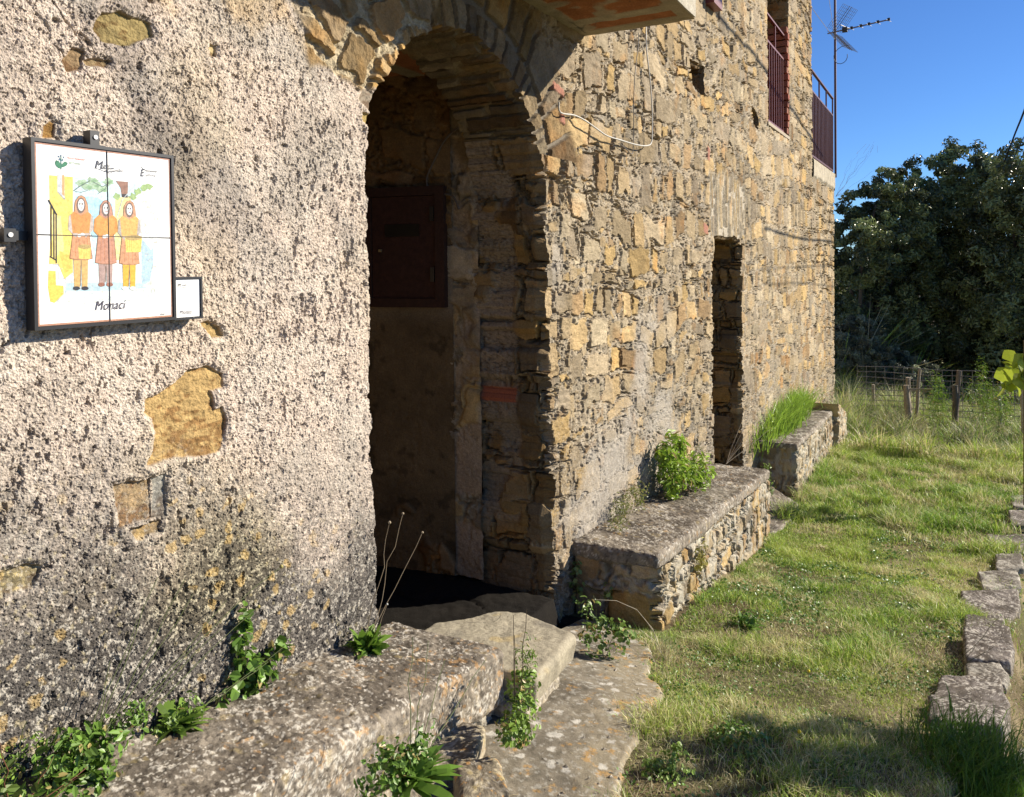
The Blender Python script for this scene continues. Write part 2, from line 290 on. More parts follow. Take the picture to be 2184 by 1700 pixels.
def facade(x,z):
    zg=-1.6-.08*x
    deep=ss(11.5,14.,x)+.35*ss(5,2,z*0+5.5-0*x)*0
    h,c,k1,d1=rubble(x,z,seed=0,deep=deep,mort=.46-.2*ss(8,12,x))
    # dry, tighter courses at the far end and quoin blocks at the right door jamb
    hq,cq,kq,dq=rubble(x,z,seed=5,rh=.15,asp=1.15,mort=.25,deep=.45,und=.3)
    q=ss(.34,.22,(x-3.79)+.06*fb(x,z,3,2,101))*(x>3.2)*ss(.95,.75,z); h=mix(h,hq*1.25+.004,q); c=mix(c,cq,q)
    # grey lichen streaks and bleached zones
    g=ss(.05,.5,fb(x*.8,z,1.1,4,103)); c=mix(c,c*C(.86,.83,.80),g*.5)
    b=ss(.0,.5,fb(x,z*.9,.8,3,107)); c=mix(c,mix(c,np.broadcast_to(C(.50,.44,.34),c.shape),np.full(x.shape,.35)),b*.5)
    # voussoirs over the big arch
    fd=f_door(x,z,False); ang=np.arctan2((z-.33)/.70,(x-3.045)/.735); al=ang*.74
    lf=x<2.75
    wv=np.where(lf,.105,.055); dv,a,b_,c_,p,qq=stones(al,fd,.5,.17,11,gap=.003,rot=.02,warp=.004,wf=16,shr=.05,rnd=.15,und=.15)
    dvl,al_,bl_,cl_,pl_,ql_=stones(al,fd+.02*hsh(np.floor(al*9),1),.26,.42,14,gap=.006,rot=.05,warp=.015,wf=8,shr=.08,rnd=.3)
    ring=(z>np.where(x>3.045,.62,.33)-.05)*ss(.43,.36,fd+.04*fb(x,z,6,2,111))*ss(-.02,.0,fd)
    hv=.010+.010*a+.006*fb(x,z,40,3,113); kv=ss(0,.008,dv); hv=mix(-.008+0*x,hv,kv); cv=mix(C(.20,.17,.13)+0*c,stone_col(a,b_,x,z,15)*C(.66,.64,.62),kv)
    hl=.016+.016*al_+.004*fb(x,z,40,3,113); kl=ss(0,.006,dvl+.012*fb(x,z,26,4,5)); hl=hl+.006*fb(x*2,z,20,3,11); hl=mix(.006+.012*fb(x,z,50,4,9),hl,kl); cl=mix(C(.44,.37,.25)*(1+.35*fb(x,z,70,3,10))[:,None]+0*c,stone_col(al_,bl_,x,z,19)*C(1.1,1.,.85),kl)
    lw=ss(.03,-.03,x-2.72-.15*ss(.9,1.3,z)); hv=mix(hv,hl,lw); cv=mix(cv,cl,lw)
    h=mix(h,hv,ring); c=mix(c,cv,ring)
    # thin upright stones over the small doorway
    ln=ss(.40,.34,np.abs(x-7.85-.25*(z-.3)))*ss(.20,.24,z)*ss(.86,.78,z+.05*fb(x,z,5,2,115)) * ss(1.05,.95,np.abs(x-7.8)/.85)
    ln=ss(.95,.85,np.abs(x-7.8)/.82)*ss(.20,.24,z)*ss(.84,.76,z+.05*fb(x,z,5,2,115))
    dl,a,b_,c_,p,qq=stones(z*.9,(x-7.8)/(1+.35*(z-.3))+7.8,.075,6,17,gap=.006,rot=.03,warp=.01,wf=5,shr=.1,rnd=.2)
    kl=ss(0,.01,dl); h=mix(h,mix(.004+.006*fb(x,z,40,3,4),.012+.012*a+.004*fb(x,z,30,3,8),kl),ln*.9); c=mix(c,mix(C(.42,.37,.29)+0*c,stone_col(a,b_,x,z,23),kl),ln)
    # brick chips
    for bx,bz,sx,sz in ((3.97,.95,.07,.022),(7.05,.95,.04,.06),(6.95,.28,.07,.04),(4.02,.80,.03,.03)):
        m=ss(.006,-.006,np.maximum(np.abs(x-bx)-sx,np.abs(z-bz+.2*(x-bx))-sz)+.006*fb(x,z,30,2,119)); h=mix(h,.02+0*h,m); c=mix(c,C(.36,.17,.12)+0*c,m)
    # render coat on the left part
    hp,cp=plaster(x,z)
    hd=poly_sd(x,z,HAUNCH)
    pm=ss(-.012,.012,-hd-.02*fb(x,z,9,3,121)-.008*fb(x,z,40,2,122))*(x<2.8)
    h=mix(h-.004,hp+.006,pm); c=mix(c,cp,pm)
    for P,pc in EXP:
        P=np.array(P); lo=P.min(0)-.06; hi=P.max(0)+.06; m=(x>lo[0])&(x<hi[0])&(z>lo[1])&(z<hi[1])
        if not m.any(): continue
        xx,zz=x[m],z[m]; s=poly_sd(xx,zz,P)+.006*fb(xx,zz,30,3,123); k=ss(-.002,.004,s)
        rim=ss(-.014,-.002,s)*(1-k); ww=fb(xx,zz*2.2,22,4,125)
        hh=.005+.003*ww+.002*fb(xx,zz,90,2,127)+.004*fb(xx,zz*4,6,3,129)
        cc=pc*(1+.30*ww+.18*fb(xx,zz*2,80,3,131))[...,None]; low=ss(P[:,1].max(),P[:,1].min(),zz); cc=mix(cc,cc*C(.52,.40,.34),ss(.0,.4,fb(xx,zz*1.8,34,3,133)+.5*low-.25)*.8); cc=mix(cc,cc*.45,ss(.010,.0,np.abs(fb(xx*2.2,zz*.5,5,2,134)))*.5)
        h[m]=mix(h[m]+.004*ss(-.04,-.008,s)*(1-k)-.006*rim,hh,k); c[m]=mix(c[m],cc,k)
    # lichen at the foot of the walls, ochre bloom over the top left
    c=np.where((x<3.2)[...,None],lichen_base(x,z,c,-1.15-.16*(x-1)),lichen_base(x,z,c,-1.5-.07*(x-4),.45))
    ob=ss(.1,.6,fb(x,z,7,4,135)+ss(.45,.85,z)-.75)*(x<2.4); c=mix(c,c*C(1.,.82,.52),ob*.6)
    sk=ss(.02,.45,fb(x*3.5+z*2.2,z*.6,1.6,4,137))*(x<2.4)*ss(-.2,.3,z); c=mix(c,c*C(.52,.53,.55),sk*.75)
    # smoother grey mortar field low on the rubble wall
    gm=ss(.0,.4,fb(x,z,1.5,3,139)+ss(-.6,-1.5,z)*.5-.35)*(x>3.85)*(x<7); h=mix(h,.012+.004*fb(x,z,30,3,141)+.002*fb(x,z,90,2,6),gm*.6); c=mix(c,(C(.36,.33,.29)*(1+.3*fb(x,z,45,3,143))[...,None]),gm*.65)
    return h,c
# ------------------------------------------------------------------ facade sheet
def px2x(p):                                 # facade x that lies at horizontal picture angle p
    return D/np.tan(YAW+np.arctan((1092-p)/FP))
pc=np.arange(-150,1779,1.55); Xc=px2x(pc); Xc=Xc[Xc<15.62]
Xl=Xc[0]-np.cumsum(np.geomspace(.006,.12,34))[::-1]; Xs=np.concatenate([Xl,Xc,[15.63]])
dep=Xs*cy_+D*sy_
vs=np.arange(-.70,.40,1.55/FP); nv=len(vs)
ztop=4.7; zbot=G0(Xs)-.25
Z=np.empty((len(Xs),nv+26))
lo=np.maximum(vs[0]*dep,zbot); 
depc=np.maximum(dep,.9)
for i in range(len(Xs)):
    hi=min(vs[-1]*depc[i],ztop-.3); l=max(vs[0]*depc[i],zbot[i]); Z[i,4:4+nv]=np.linspace(l,hi,nv); Z[i,:4]=np.linspace(min(zbot[i],l)-.05,l,5)[:4]
    t=np.linspace(0,1,23)[1:]; Z[i,4+nv:]=hi+(ztop-hi)*t**1.6
X=np.repeat(Xs[:,None],Z.shape[1],1); nX,nZ=Z.shape
print('facade grid',X.shape,round(time.time()-T0,1))
xf=X.ravel().astype(np.float32); zf=Z.ravel().astype(np.float32)
S=solid(xf,zf); ok=(S>0)
H,Cc=facade(xf,zf)
idx=np.arange(nX*nZ).reshape(nX,nZ)
q=np.stack([idx[:-1,:-1],idx[1:,:-1],idx[1:,1:],idx[:-1,1:]],-1).reshape(-1,4)
keep=ok[q].all(1); 
Vf=np.stack([xf,D-H,zf],1).astype(np.float64)
used=np.zeros(nX*nZ,bool); used[q[keep]]=True; dropped=np.zeros(nX*nZ,bool); dropped[q[~keep]]=True
bd=np.where(used&dropped)[0]
e=.004; gx=(solid(xf[bd]+e,zf[bd])-solid(xf[bd]-e,zf[bd]))/(2*e); gz=(solid(xf[bd],zf[bd]+e)-solid(xf[bd],zf[bd]-e))/(2*e); gl=np.hypot(gx,gz)+1e-6
gn=np.stack([gx/gl,gz/gl],1); mv=np.clip(S[bd]/np.maximum(gl,.5),0,.02)
Vf[bd,0]-=gn[:,0]*mv; Vf[bd,2]-=gn[:,1]*mv
# boundary edges -> reveals swept into the wall
def edges(Q): return np.concatenate([Q[:,[0,1]],Q[:,[1,2]],Q[:,[2,3]],Q[:,[3,0]]])
kb=keep&(used&dropped)[q].any(1); Eb=edges(q[kb]); key=Eb.min(1).astype(np.int64)*(nX*nZ)+Eb.max(1); isb=(used&dropped)
Eall=Eb[isb[Eb[:,0]]&isb[Eb[:,1]]]; 
kk=Eall.min(1).astype(np.int64)*(nX*nZ)+Eall.max(1); un,inv,cnt=np.unique(kk,return_inverse=True,return_counts=True); Eo=Eall[cnt[inv]==1]
loc=-np.ones(nX*nZ,int); loc[bd]=np.arange(len(bd))
NR=46; tdep=np.concatenate([[0],np.cumsum(np.geomspace(.004,.014,NR-1))]); tdep*=.42/tdep[-1]
bx,bz,by=Vf[bd,0],Vf[bd,2],Vf[bd,1]
arcu=np.where(f_door(bx,bz)<.05, np.where(bz<.33,bz,.33+np.arctan2((bz-.33)/.70,np.abs(bx-3.045)/.735)*0+ (np.pi/2-np.abs(np.arctan2((bz-.33)/.70,(bx-3.045)/.735)-np.pi/2))*.74),bz)
side=np.where(bx>3.045,0.,30.)
isarch=(f_door(bx,bz)<.06)&(bz>np.where(bx>3.045,.66,.45))
RV=[];RC=[]
for k,t in enumerate(tdep):
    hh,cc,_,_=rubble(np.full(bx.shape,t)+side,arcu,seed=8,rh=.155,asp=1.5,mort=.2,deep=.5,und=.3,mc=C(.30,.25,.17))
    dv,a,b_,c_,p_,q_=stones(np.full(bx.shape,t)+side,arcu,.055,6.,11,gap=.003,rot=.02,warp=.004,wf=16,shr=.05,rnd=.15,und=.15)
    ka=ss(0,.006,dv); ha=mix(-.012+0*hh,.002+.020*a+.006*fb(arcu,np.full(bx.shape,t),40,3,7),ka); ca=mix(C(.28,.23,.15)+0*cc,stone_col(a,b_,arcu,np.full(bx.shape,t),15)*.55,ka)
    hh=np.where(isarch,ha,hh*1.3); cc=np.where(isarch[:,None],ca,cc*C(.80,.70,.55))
    # lime render patches deeper inside the big doorway
    pr=ss(.14,.18,t+.03*fb(bx*0+t*3,bz,6,3,151))*(f_door(bx,bz)<.06)*(~isarch)*ss(-1.45,-1.35,bz+.1*fb(bx*0+t,bz,5,2,153))
    hp,cp=plaster(np.full(bx.shape,t)+side+50,bz); bare=ss(.12,.3,fb(np.full(bx.shape,t)+side,bz,5,4,155))
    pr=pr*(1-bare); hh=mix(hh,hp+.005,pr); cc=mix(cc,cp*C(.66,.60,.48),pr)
    br=ss(.006,-.006,np.maximum(np.abs(t-.28)-.11,np.abs(bz+.72)-.045))*(bx>3.4)*(bx<4.5); cc=mix(cc,C(.40,.13,.07)+0*cc,br); hh=mix(hh,.014+0*hh,br)
    w=ss(0,.03,t); y=by*(1-w)+D*w+t
    RV.append(np.stack([bx-gn[:,0]*hh*w,y,bz-gn[:,1]*hh*w],1)); RC.append(cc if k else Cc[bd])
RV=np.concatenate(RV); RC=np.concatenate(RC); nb=len(bd)
a,b=loc[Eo[:,0]],loc[Eo[:,1]]
RQ=np.concatenate([np.stack([a+k*nb,b+k*nb,b+(k+1)*nb,a+(k+1)*nb],1) for k in range(NR-1)])[:,::-1]
zone=np.where(bx<5,0,np.where((bz<1.0),1,np.where(bx<8,3,np.where(bx<9.4,4,np.where(bx<11.6,2,5)))))   # door / small doorway / window, holes, terrace edge
house=empty('stone_house',(2.3,D,-1.8),'old two-storey stone house with pale roughcast beside an arched doorway and balconies above','house')
def sub(V,F,cols,name,parent,mt=M_wall):
    u_,inv=np.unique(F,return_inverse=True); return mesh(name,V[u_],inv.reshape(F.shape),mt,parent,cols[u_],False)
xm=Vf[q[:,0],0]; left=(xm<3.045)
for nm,m in(('plastered_wall',left),('rubble_wall',~left)):
    o=sub(Vf,q[keep&m],Cc,nm,house)
    if nm=='plastered_wall': o['label']='pale pinkish roughcast wall with patches of bare ochre stone'
    else: o['label']='bare rubble wall of ochre and grey stones'
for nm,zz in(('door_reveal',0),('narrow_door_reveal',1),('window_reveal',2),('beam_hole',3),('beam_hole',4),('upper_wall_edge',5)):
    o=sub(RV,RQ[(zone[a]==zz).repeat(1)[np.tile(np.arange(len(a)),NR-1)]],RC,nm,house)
print('facade',round(time.time()-T0,1))
# generic relief patch: origin + u*U + v*V with relief along Nn
def patch(name,O,U,V_,Nn,ul,vl,fn,parent,mt=M_wall,du=.008,dv=.008,zoff=None):
    O,U,V_,Nn=[np.array(k,float) for k in(O,U,V_,Nn)]
    us=np.linspace(0,ul,max(2,int(ul/du)+1)); vs_=np.linspace(0,vl,max(2,int(vl/dv)+1)); uu,vv=np.meshgrid(us,vs_,indexing='ij'); uf,vf=uu.ravel(),vv.ravel()
    h,c=fn(uf,vf); P=O+uf[:,None]*U+vf[:,None]*V_+h[:,None]*Nn
    i=np.arange(len(us)*len(vs_)).reshape(len(us),-1); Q=np.stack([i[:-1,:-1],i[1:,:-1],i[1:,1:],i[:-1,1:]],-1).reshape(-1,4)
    return mesh(name,P,Q,mt,parent,c)
def inner(u,v):                               # brown, crumbling lime plaster with bare stones higher up
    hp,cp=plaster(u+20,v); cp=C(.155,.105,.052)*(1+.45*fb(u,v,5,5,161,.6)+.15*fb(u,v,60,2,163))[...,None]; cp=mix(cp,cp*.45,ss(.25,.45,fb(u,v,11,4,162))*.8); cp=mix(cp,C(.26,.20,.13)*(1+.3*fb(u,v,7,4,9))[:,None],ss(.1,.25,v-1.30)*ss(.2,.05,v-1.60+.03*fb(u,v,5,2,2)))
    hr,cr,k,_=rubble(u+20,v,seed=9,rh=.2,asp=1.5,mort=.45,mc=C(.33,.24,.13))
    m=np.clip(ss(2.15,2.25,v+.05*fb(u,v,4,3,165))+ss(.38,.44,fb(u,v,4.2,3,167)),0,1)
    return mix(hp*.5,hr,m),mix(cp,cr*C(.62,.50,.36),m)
zf0=-1.76; dn=np.array([math.cos(math.radians(100.4)),math.sin(math.radians(100.4)),0]); nn=np.array([-dn[1],dn[0],0])
p0=np.array([3.755,2.45,0])
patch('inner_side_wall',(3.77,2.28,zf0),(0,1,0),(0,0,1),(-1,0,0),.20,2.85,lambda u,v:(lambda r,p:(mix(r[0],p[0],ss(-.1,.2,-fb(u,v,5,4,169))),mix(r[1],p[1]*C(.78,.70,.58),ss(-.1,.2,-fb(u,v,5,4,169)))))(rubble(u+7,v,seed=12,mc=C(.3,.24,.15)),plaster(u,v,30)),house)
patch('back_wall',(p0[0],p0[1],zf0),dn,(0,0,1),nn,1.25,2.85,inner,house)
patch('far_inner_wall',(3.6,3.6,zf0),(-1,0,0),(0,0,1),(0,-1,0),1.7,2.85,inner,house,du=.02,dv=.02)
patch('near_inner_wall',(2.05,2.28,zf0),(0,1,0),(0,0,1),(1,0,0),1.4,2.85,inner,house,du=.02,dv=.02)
mb=MB(); mb.box((1.95,2.335,1.075),(4.0,3.8,1.14),(.2,.15,.1))
mb.build('doorway_ceiling_slab',M_conc,house)
def ceil(u,v):                                # fired clay ceiling blocks between narrow concrete joists
    j=np.abs(((v+.1)/.30)%1-.5)*.30; k=ss(.055,.050,j); f=fb(u,v,20,3,171)
    c=mix(C(.36,.15,.07)*(1+.25*f)[:,None],C(.33,.28,.19)*(1+.2*f)[:,None],k); return .012*k+.002*np.sin(v*260)*(1-k)+.003*f,c
patch('doorway_ceiling',(2.05,2.3,1.07),(1,0,0),(0,1,0),(0,0,-1),1.75,1.3,ceil,house,du=.02,dv=.006)
patch('doorway_floor',(2.28,1.80,zf0),(1,0,0),(0,1,0),(0,0,1),1.48,1.82,lambda u,v:(.006*fb(u,v,5,4,173,.6)+.006*fb(u,v,40,3,174)-.12*ss(.03,0,v)-.12*ss(1.45,1.48,u)-.02*ss(.03,0,np.abs(fb(u,v,3,2,175))),C(.012,.010,.008)*(1+.5*fb(u,v,12,4,177))[:,None]),house,du=.015,dv=.015)  # near-black floor colour stands in for the shade inside the doorway
# dark room closing the narrow doorway, window and hole openings
mb=MB()
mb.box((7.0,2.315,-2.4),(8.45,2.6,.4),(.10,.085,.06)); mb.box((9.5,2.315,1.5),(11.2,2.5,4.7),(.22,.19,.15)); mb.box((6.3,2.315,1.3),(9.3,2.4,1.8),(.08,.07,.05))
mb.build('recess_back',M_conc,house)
mb=MB(); mb.box((-1.2,2.62,4.62),(13.0,8,4.72),(.3,.2,.15)); mb.box((-1.2,1.92,4.60),(13.05,2.60,4.70),(.3,.2,.15)); mb.box((-1.2,7.9,-3),(13,8,4.6),(.3,.25,.2)); mb.box((-1.3,1.95,-3),(-1.2,8,4.6),(.3,.25,.2)); mb.box((12.9,2.33,-3),(12.98,7.9,4.6),(.33,.27,.2))
mb.build('rear_walls',M_conc,house)
mb=MB(); mb.box((13.0,1.93,1.44),(15.6,7.9,1.545),(.36,.31,.24)); mb.box((15.5,2.33,-3.2),(15.6,7.9,1.43),(.35,.28,.2)); mb.build('terrace',M_conc,house)
# cement render band under the terrace railing
patch('terrace_parapet',(13.05,1.862,1.26),(1,0,0),(0,0,1),(0,-1,0),2.58,.30,lambda u,v:(.006*fb(u,v,14,3,181)-.03*ss(.06,.0,v+.04*fb(u,v,5,2,3)),C(.42,.37,.28)*(1+.25*fb(u,v,12,3,183))[:,None]),house,du=.03,dv=.008)
mb=MB(); mb.box((13.05,1.868,1.545),(15.64,2.3,1.565),(.42,.37,.28)); mb.box((15.628,1.868,1.26),(15.645,2.3,1.544),(.42,.37,.28)); mb.build('parapet_cap',M_conc,house)
# brick quoin in the window reveal
mb=MB()
for i in range(16):
    z=1.66+i*.088; dd=.012*((i*7)%3); mb.box((10.90+.01*((i*5)%3),1.885-dd*.6,z),(11.02,2.12+dd,z+.07),(.25+.03*(i%3),.11,.075))
mb.build('brick_quoin',M_conc,house)
mb=MB(); mb.box((9.62,1.87,1.585),(11.02,2.3,1.625),(.40,.34,.26)); mb.build('window_sill',M_conc,house)
# ------------------------------------------------------------------ balcony slab over the doorway
def slab_under(u,v):
    # u along the wall, v outward; clay blocks in bays with concrete ribs and rim
    f=fb(u,v,15,4,191); k=np.maximum(ss(.07,.06,np.minimum(u,2.6-u)-.03),ss(.085,.075,np.minimum(v,.67-v)))
    rib=ss(.055,.048,np.abs((u/.52)%1-.5)*.52); k=np.maximum(k,rib)
    pt=ss(.2,.35,fb(u,v,5,3,193)); k=np.maximum(k,pt*.9)
    c=mix(C(.36,.15,.065)*(1+.3*f)[:,None],C(.34,.29,.20)*(1+.25*f)[:,None],k); c=mix(c,C(.10,.09,.07)+0*c,ss(.03,0,np.abs(fb(u,v*3,2.5,3,195)))*ss(.1,.4,fb(u,v,3,2,196)))
    return .006*k+.003*np.sin(u*300)*(1-k)+.004*f,c
bal=mesh
o=patch('balcony_slab_underside',(1.715,1.885,1.325),(1,0,0),(0,-1,0),(0,0,-1),2.6,.66,slab_under,house,du=.006,dv=.006)
mb=MB(); mb.box((1.71,1.222,1.329),(4.318,1.93,1.47),(.42,.38,.30)); mb.box((1.68,1.195,1.471),(4.345,1.93,1.50),(.40,.37,.30)); mb.build('balcony_slab',M_conc,house)
o=patch('balcony_slab_end',(4.319,1.885,1.33),(0,-1,0),(0,0,1),(1,0,0),.66,.14,lambda u,v:(.004*fb(u,v,20,3,197),C(.45,.40,.31)*(1+.3*fb(u,v,25,3,198))[:,None]),house)
o=patch('balcony_slab_edge',(1.71,1.221,1.328),(1,0,0),(0,0,1),(0,-1,0),2.61,.143,lambda u,v:(.004*fb(u,v,20,3,197),C(.45,.41,.33)*(1+.3*fb(u,v,25,3,199))[:,None]),house)
def bars(name,x0,x1,y,z0,z1,zm,n,r=.009,col=(.13,.018,.016),parent=None,posts=2,top=.02):
    c=col; rl=MB(); rl.box((x0,y-.020,z1-top*.5),(x1,y+.020,z1+top*.5),c); o=rl.build(name,M_iron,parent)
    for a,b in((zm-.012,zm+.012),(z0,z0+.03)): rl=MB(); rl.box((x0,y-.012,a),(x1,y+.012,b),c); rl.build('rail',M_iron,o)
    for i in range(n+1):
        x=x0+.01+(x1-x0-.02)*i/n; b=MB(); b.box((x-r,y-r,z0+.031),(x+r,y+r,zm-.013),c); b.build('baluster',M_iron,o)
    for i in range(posts+1):
        x=x0+.012+(x1-x0-.024)*i/posts; b=MB(); b.box((x-.011,y-.0115,zm+.013),(x+.011,y+.0115,z1-top*.5-.001),c); b.build('post',M_iron,o)
    return o
rw=bars('window_railing',9.66,11.0,1.93,1.655,2.93,2.62,9,r=.008,parent=house)
rt_=bars('terrace_railing',13.07,15.60,1.90,1.60,2.93,2.62,16,col=(.09,.022,.020),parent=house,posts=3,r=.012)
# balcony railing on the slab over the door (mostly above the picture), with its foot plate
rb=bars('balcony_railing',1.8,4.2,1.30,1.56,2.5,2.2,22,parent=house)
mb=MB(); x_=wallp(1508,8); mb.box((x_[0]-.14,1.80,x_[2]-.04),(x_[0]+.14,1.885,x_[2]+.42),(.14,.022,.018)); mb.build('iron_bracket',M_iron,house)
# ------------------------------------------------------------------ rounded relief boxes (slabs, kerbs)
def boxgrid(lo,hi,r,res,faces='xXyYzZ'):
    lo=np.array(lo,float);hi=np.array(hi,float); V=[];F=[];n=0; S_=hi-lo
    for ax in range(3):
        for sgn in(0,1):
            if 'xyz'[ax] not in faces and sgn==0: continue
            if 'XYZ'[ax] not in faces and sgn==1: continue
            a_,b_=[i for i in range(3) if i!=ax]; na=max(2,int(S_[a_]/res)+1); nb_=max(2,int(S_[b_]/res)+1)
            A,B=np.meshgrid(np.linspace(lo[a_],hi[a_],na),np.linspace(lo[b_],hi[b_],nb_),indexing='ij')
            P=np.zeros(A.shape+(3,)); P[...,a_]=A;P[...,b_]=B;P[...,ax]=hi[ax] if sgn else lo[ax]
            i=np.arange(na*nb_).reshape(na,nb_)+n; Q=np.stack([i[:-1,:-1],i[1:,:-1],i[1:,1:],i[:-1,1:]],-1).reshape(-1,4)
            if (sgn==0)^(ax==1): Q=Q[:,::-1]
            V.append(P.reshape(-1,3));F.append(Q);n+=na*nb_
    V=np.concatenate(V);F=np.concatenate(F)
    key=np.round(V*5e3).astype(np.int64); _,ix,inv=np.unique(key,axis=0,return_index=True,return_inverse=True); V=V[ix];F=inv.reshape(-1)[F]
    c=np.clip(V,lo+r,hi-r); d=V-c; l=np.linalg.norm(d,axis=1)[:,None]; N=d/(l+1e-9); V=c+N*np.minimum(r,l)if 0 else c+N*r*(l>1e-9)
    N=np.where(l>1e-9,N,0); return V,F,N
def concrete_col(P,top,s=0,base=C(.25,.215,.17),orange=.7,white=1.):
    f=fb3(P,14,4,s); g=fb3(P,70,3,s+5,.7); c=base*(1+.35*f+.3*g)[:,None]
    c=mix(c,C(.085,.07,.055)*(1+.3*g)[:,None],ss(-.35,.15,fb3(P,9,4,s+9,.65)+.6*g)*.85*(.45+.55*top))
    c=mix(c,C(.55,.51,.44)+0*c,ss(.17,.27,fb3(P,85,4,s+13,.72)+.34*fb3(P,9,2,s+14))*.8*white); c=mix(c,C(.06,.05,.042)+0*c,ss(.2,.32,fb3(P,75,3,s+15,.7))*.6)
    side=(1-top); c=mix(c,C(.42,.36,.28)*(1+.4*g)[:,None],side*ss(.0,.35,fb3(P*np.array([1,1,.4]),60,3,s+17,.65))*.45)
    c=mix(c,C(.46,.25,.08)+0*c,ss(.40,.47,fb3(P,46,3,s+21,.6)+.34*fb3(P,3,2,s+22))*orange)
    c=mix(c,C(.50,.38,.14)+0*c,ss(.34,.5,fb3(P,27,3,s+25,.6))*orange*.5)
    return c
def slab(name,lo,hi,slope,x0,parent,r=.03,res=.006,amp=1.,seed=0,base=C(.25,.215,.17),orange=.7,rag=0,white=1.):
    V,F,N=boxgrid(lo,hi,r,res); P=V.copy(); top=ss(.45,.8,N[:,2])
    V=V+N*(.006*fb3(P,9,3,seed)+.0050*fb3(P,45,3,seed+3,.6)+.0030*fb3(P,120,2,seed+7))[:,None]*amp
    V=V+N*(.008*fb3(P,4,2,seed+11))[:,None]*(1+rag)
    V[:,2]+=slope*(V[:,0]-x0); return mesh(name,V,F,M_conc,parent,concrete_col(P,top,seed,base,orange,white=white))
def masonry(name,x0,x1,y,ztop,slope,zb,parent,seed,depth=.4,end='x',res=.006,mort=.4):
    """front face of rough stones, and the end face that looks back along the wall"""
    lich=lambda u,v,c:lichen_base(u,v,c,zb-.25,.3)
    def fn(u,v):
        h,c,_,_=rubble(u+seed,v,seed=seed,rh=.13,asp=1.35,deep=.9,mort=mort,mc=C(.47,.43,.34)); c=mix(c,C(.52,.49,.41)+0*c,ss(.0,.3,fb(u,v,12,4,seed+3))*.6); return h*1.5,lich(u,v,c)
    L=x1-x0; us=np.linspace(0,L,int(L/res)+1); vs_=np.linspace(0,1,max(8,int((ztop-zb)/res))); uu,vv=np.meshgrid(us,vs_,indexing='ij'); uf,vf=uu.ravel(),vv.ravel()
    bot=zb+slope*0; zt=ztop+slope*(uf); gb_=G0(x0+uf)-.14; z_=gb_+(zt-gb_)*vf; h,c=fn(uf,z_); P=np.stack([x0+uf,y-h+.0*uf,z_],1)
    i=np.arange(len(uf)).reshape(len(us),-1); Q=np.stack([i[:-1,:-1],i[1:,:-1],i[1:,1:],i[:-1,1:]],-1).reshape(-1,4)
    # end face
    ws=np.linspace(0,depth,int(depth/res)+1); ww,v2=np.meshgrid(ws,vs_,indexing='ij'); wf_,v2=ww.ravel(),v2.ravel(); zb=float(G0(x0))-.12; z2=zb+(ztop-zb)*v2
    h2,c2,_,_=rubble(wf_+seed+30,z2,seed=seed+2,rh=.21,asp=1.5,deep=.5,mort=.3,mc=C(.40,.36,.29)); taper=ss(0,.03,wf_)
    P2=np.stack([x0-(h2*1.3)*taper-0*wf_,y+wf_-(1-taper)*h[:len(z2)][np.arange(len(z2))%len(vs_)],z2],1)
    j=np.arange(len(wf_)).reshape(len(ws),-1)+len(uf); Q2=np.stack([j[:-1,:-1],j[:-1,1:],j[1:,1:],j[1:,:-1]],-1).reshape(-1,4)
    B=MB()
    return mesh(name,np.concatenate([P,P2]),np.concatenate([Q,Q2]),M_wall,parent,np.concatenate([c,c2]))
# bench beside the sign
b1=empty('stone_bench',(2.4,1.65,-1.8),'grey lichened stone bench nearest the camera, running below the framed tile sign','bench','stone benches along the house')
slab('seat_slab',(-.6,1.425,-1.60),(2.50,1.94,-1.40),-.150,2.48,b1,r=.026,res=.005,seed=3,amp=1.15,orange=.45)
masonry('base',-.6,2.44,1.47,-1.05,-.17,-1.60,b1,61,depth=.4)
def masonry_end(name,x,y0,y1,zb,zt,parent,seed,sgn=1):     # face looking away along the wall
    patch(name,(x,y0,zb),(0,1,0),(0,0,1),(sgn,0,0),y1-y0,zt-zb,lambda u,v:(lambda r:(r[0],r[1]))(rubble(u+seed,v,seed=seed,rh=.12)),parent)
masonry_end('base_end',2.44,1.47,1.9,-1.9,-1.50,b1,62)
# second bench
b2=empty('stone_bench',(5.5,1.6,-2.0),'middle stone bench between the arched doorway and the narrow doorway, bright green weed on top','bench','stone benches along the house')
slab('seat_slab',(4.07,1.370,-1.665),(7.05,1.94,-1.575),-.076,4.1,b2,r=.028,res=.008,seed=13,rag=.5,orange=.45,amp=1.4)
masonry('base',4.11,7.0,1.40,-1.645,-.076,-2.02,b2,64,depth=.46,mort=.3)
b3=empty('stone_bench',(10,1.6,-2.3),'farthest stone bench, at the end of the wall, a long grass tuft on it','bench','stone benches along the house')
slab('seat_slab',(8.95,1.46,-2.06),(11.9,1.94,-1.985),-.045,8.95,b3,r=.025,res=.016,seed=23,orange=.1)
masonry('base',8.98,11.9,1.485,-2.03,-.045,-2.38,b3,66,depth=.42,res=.012)
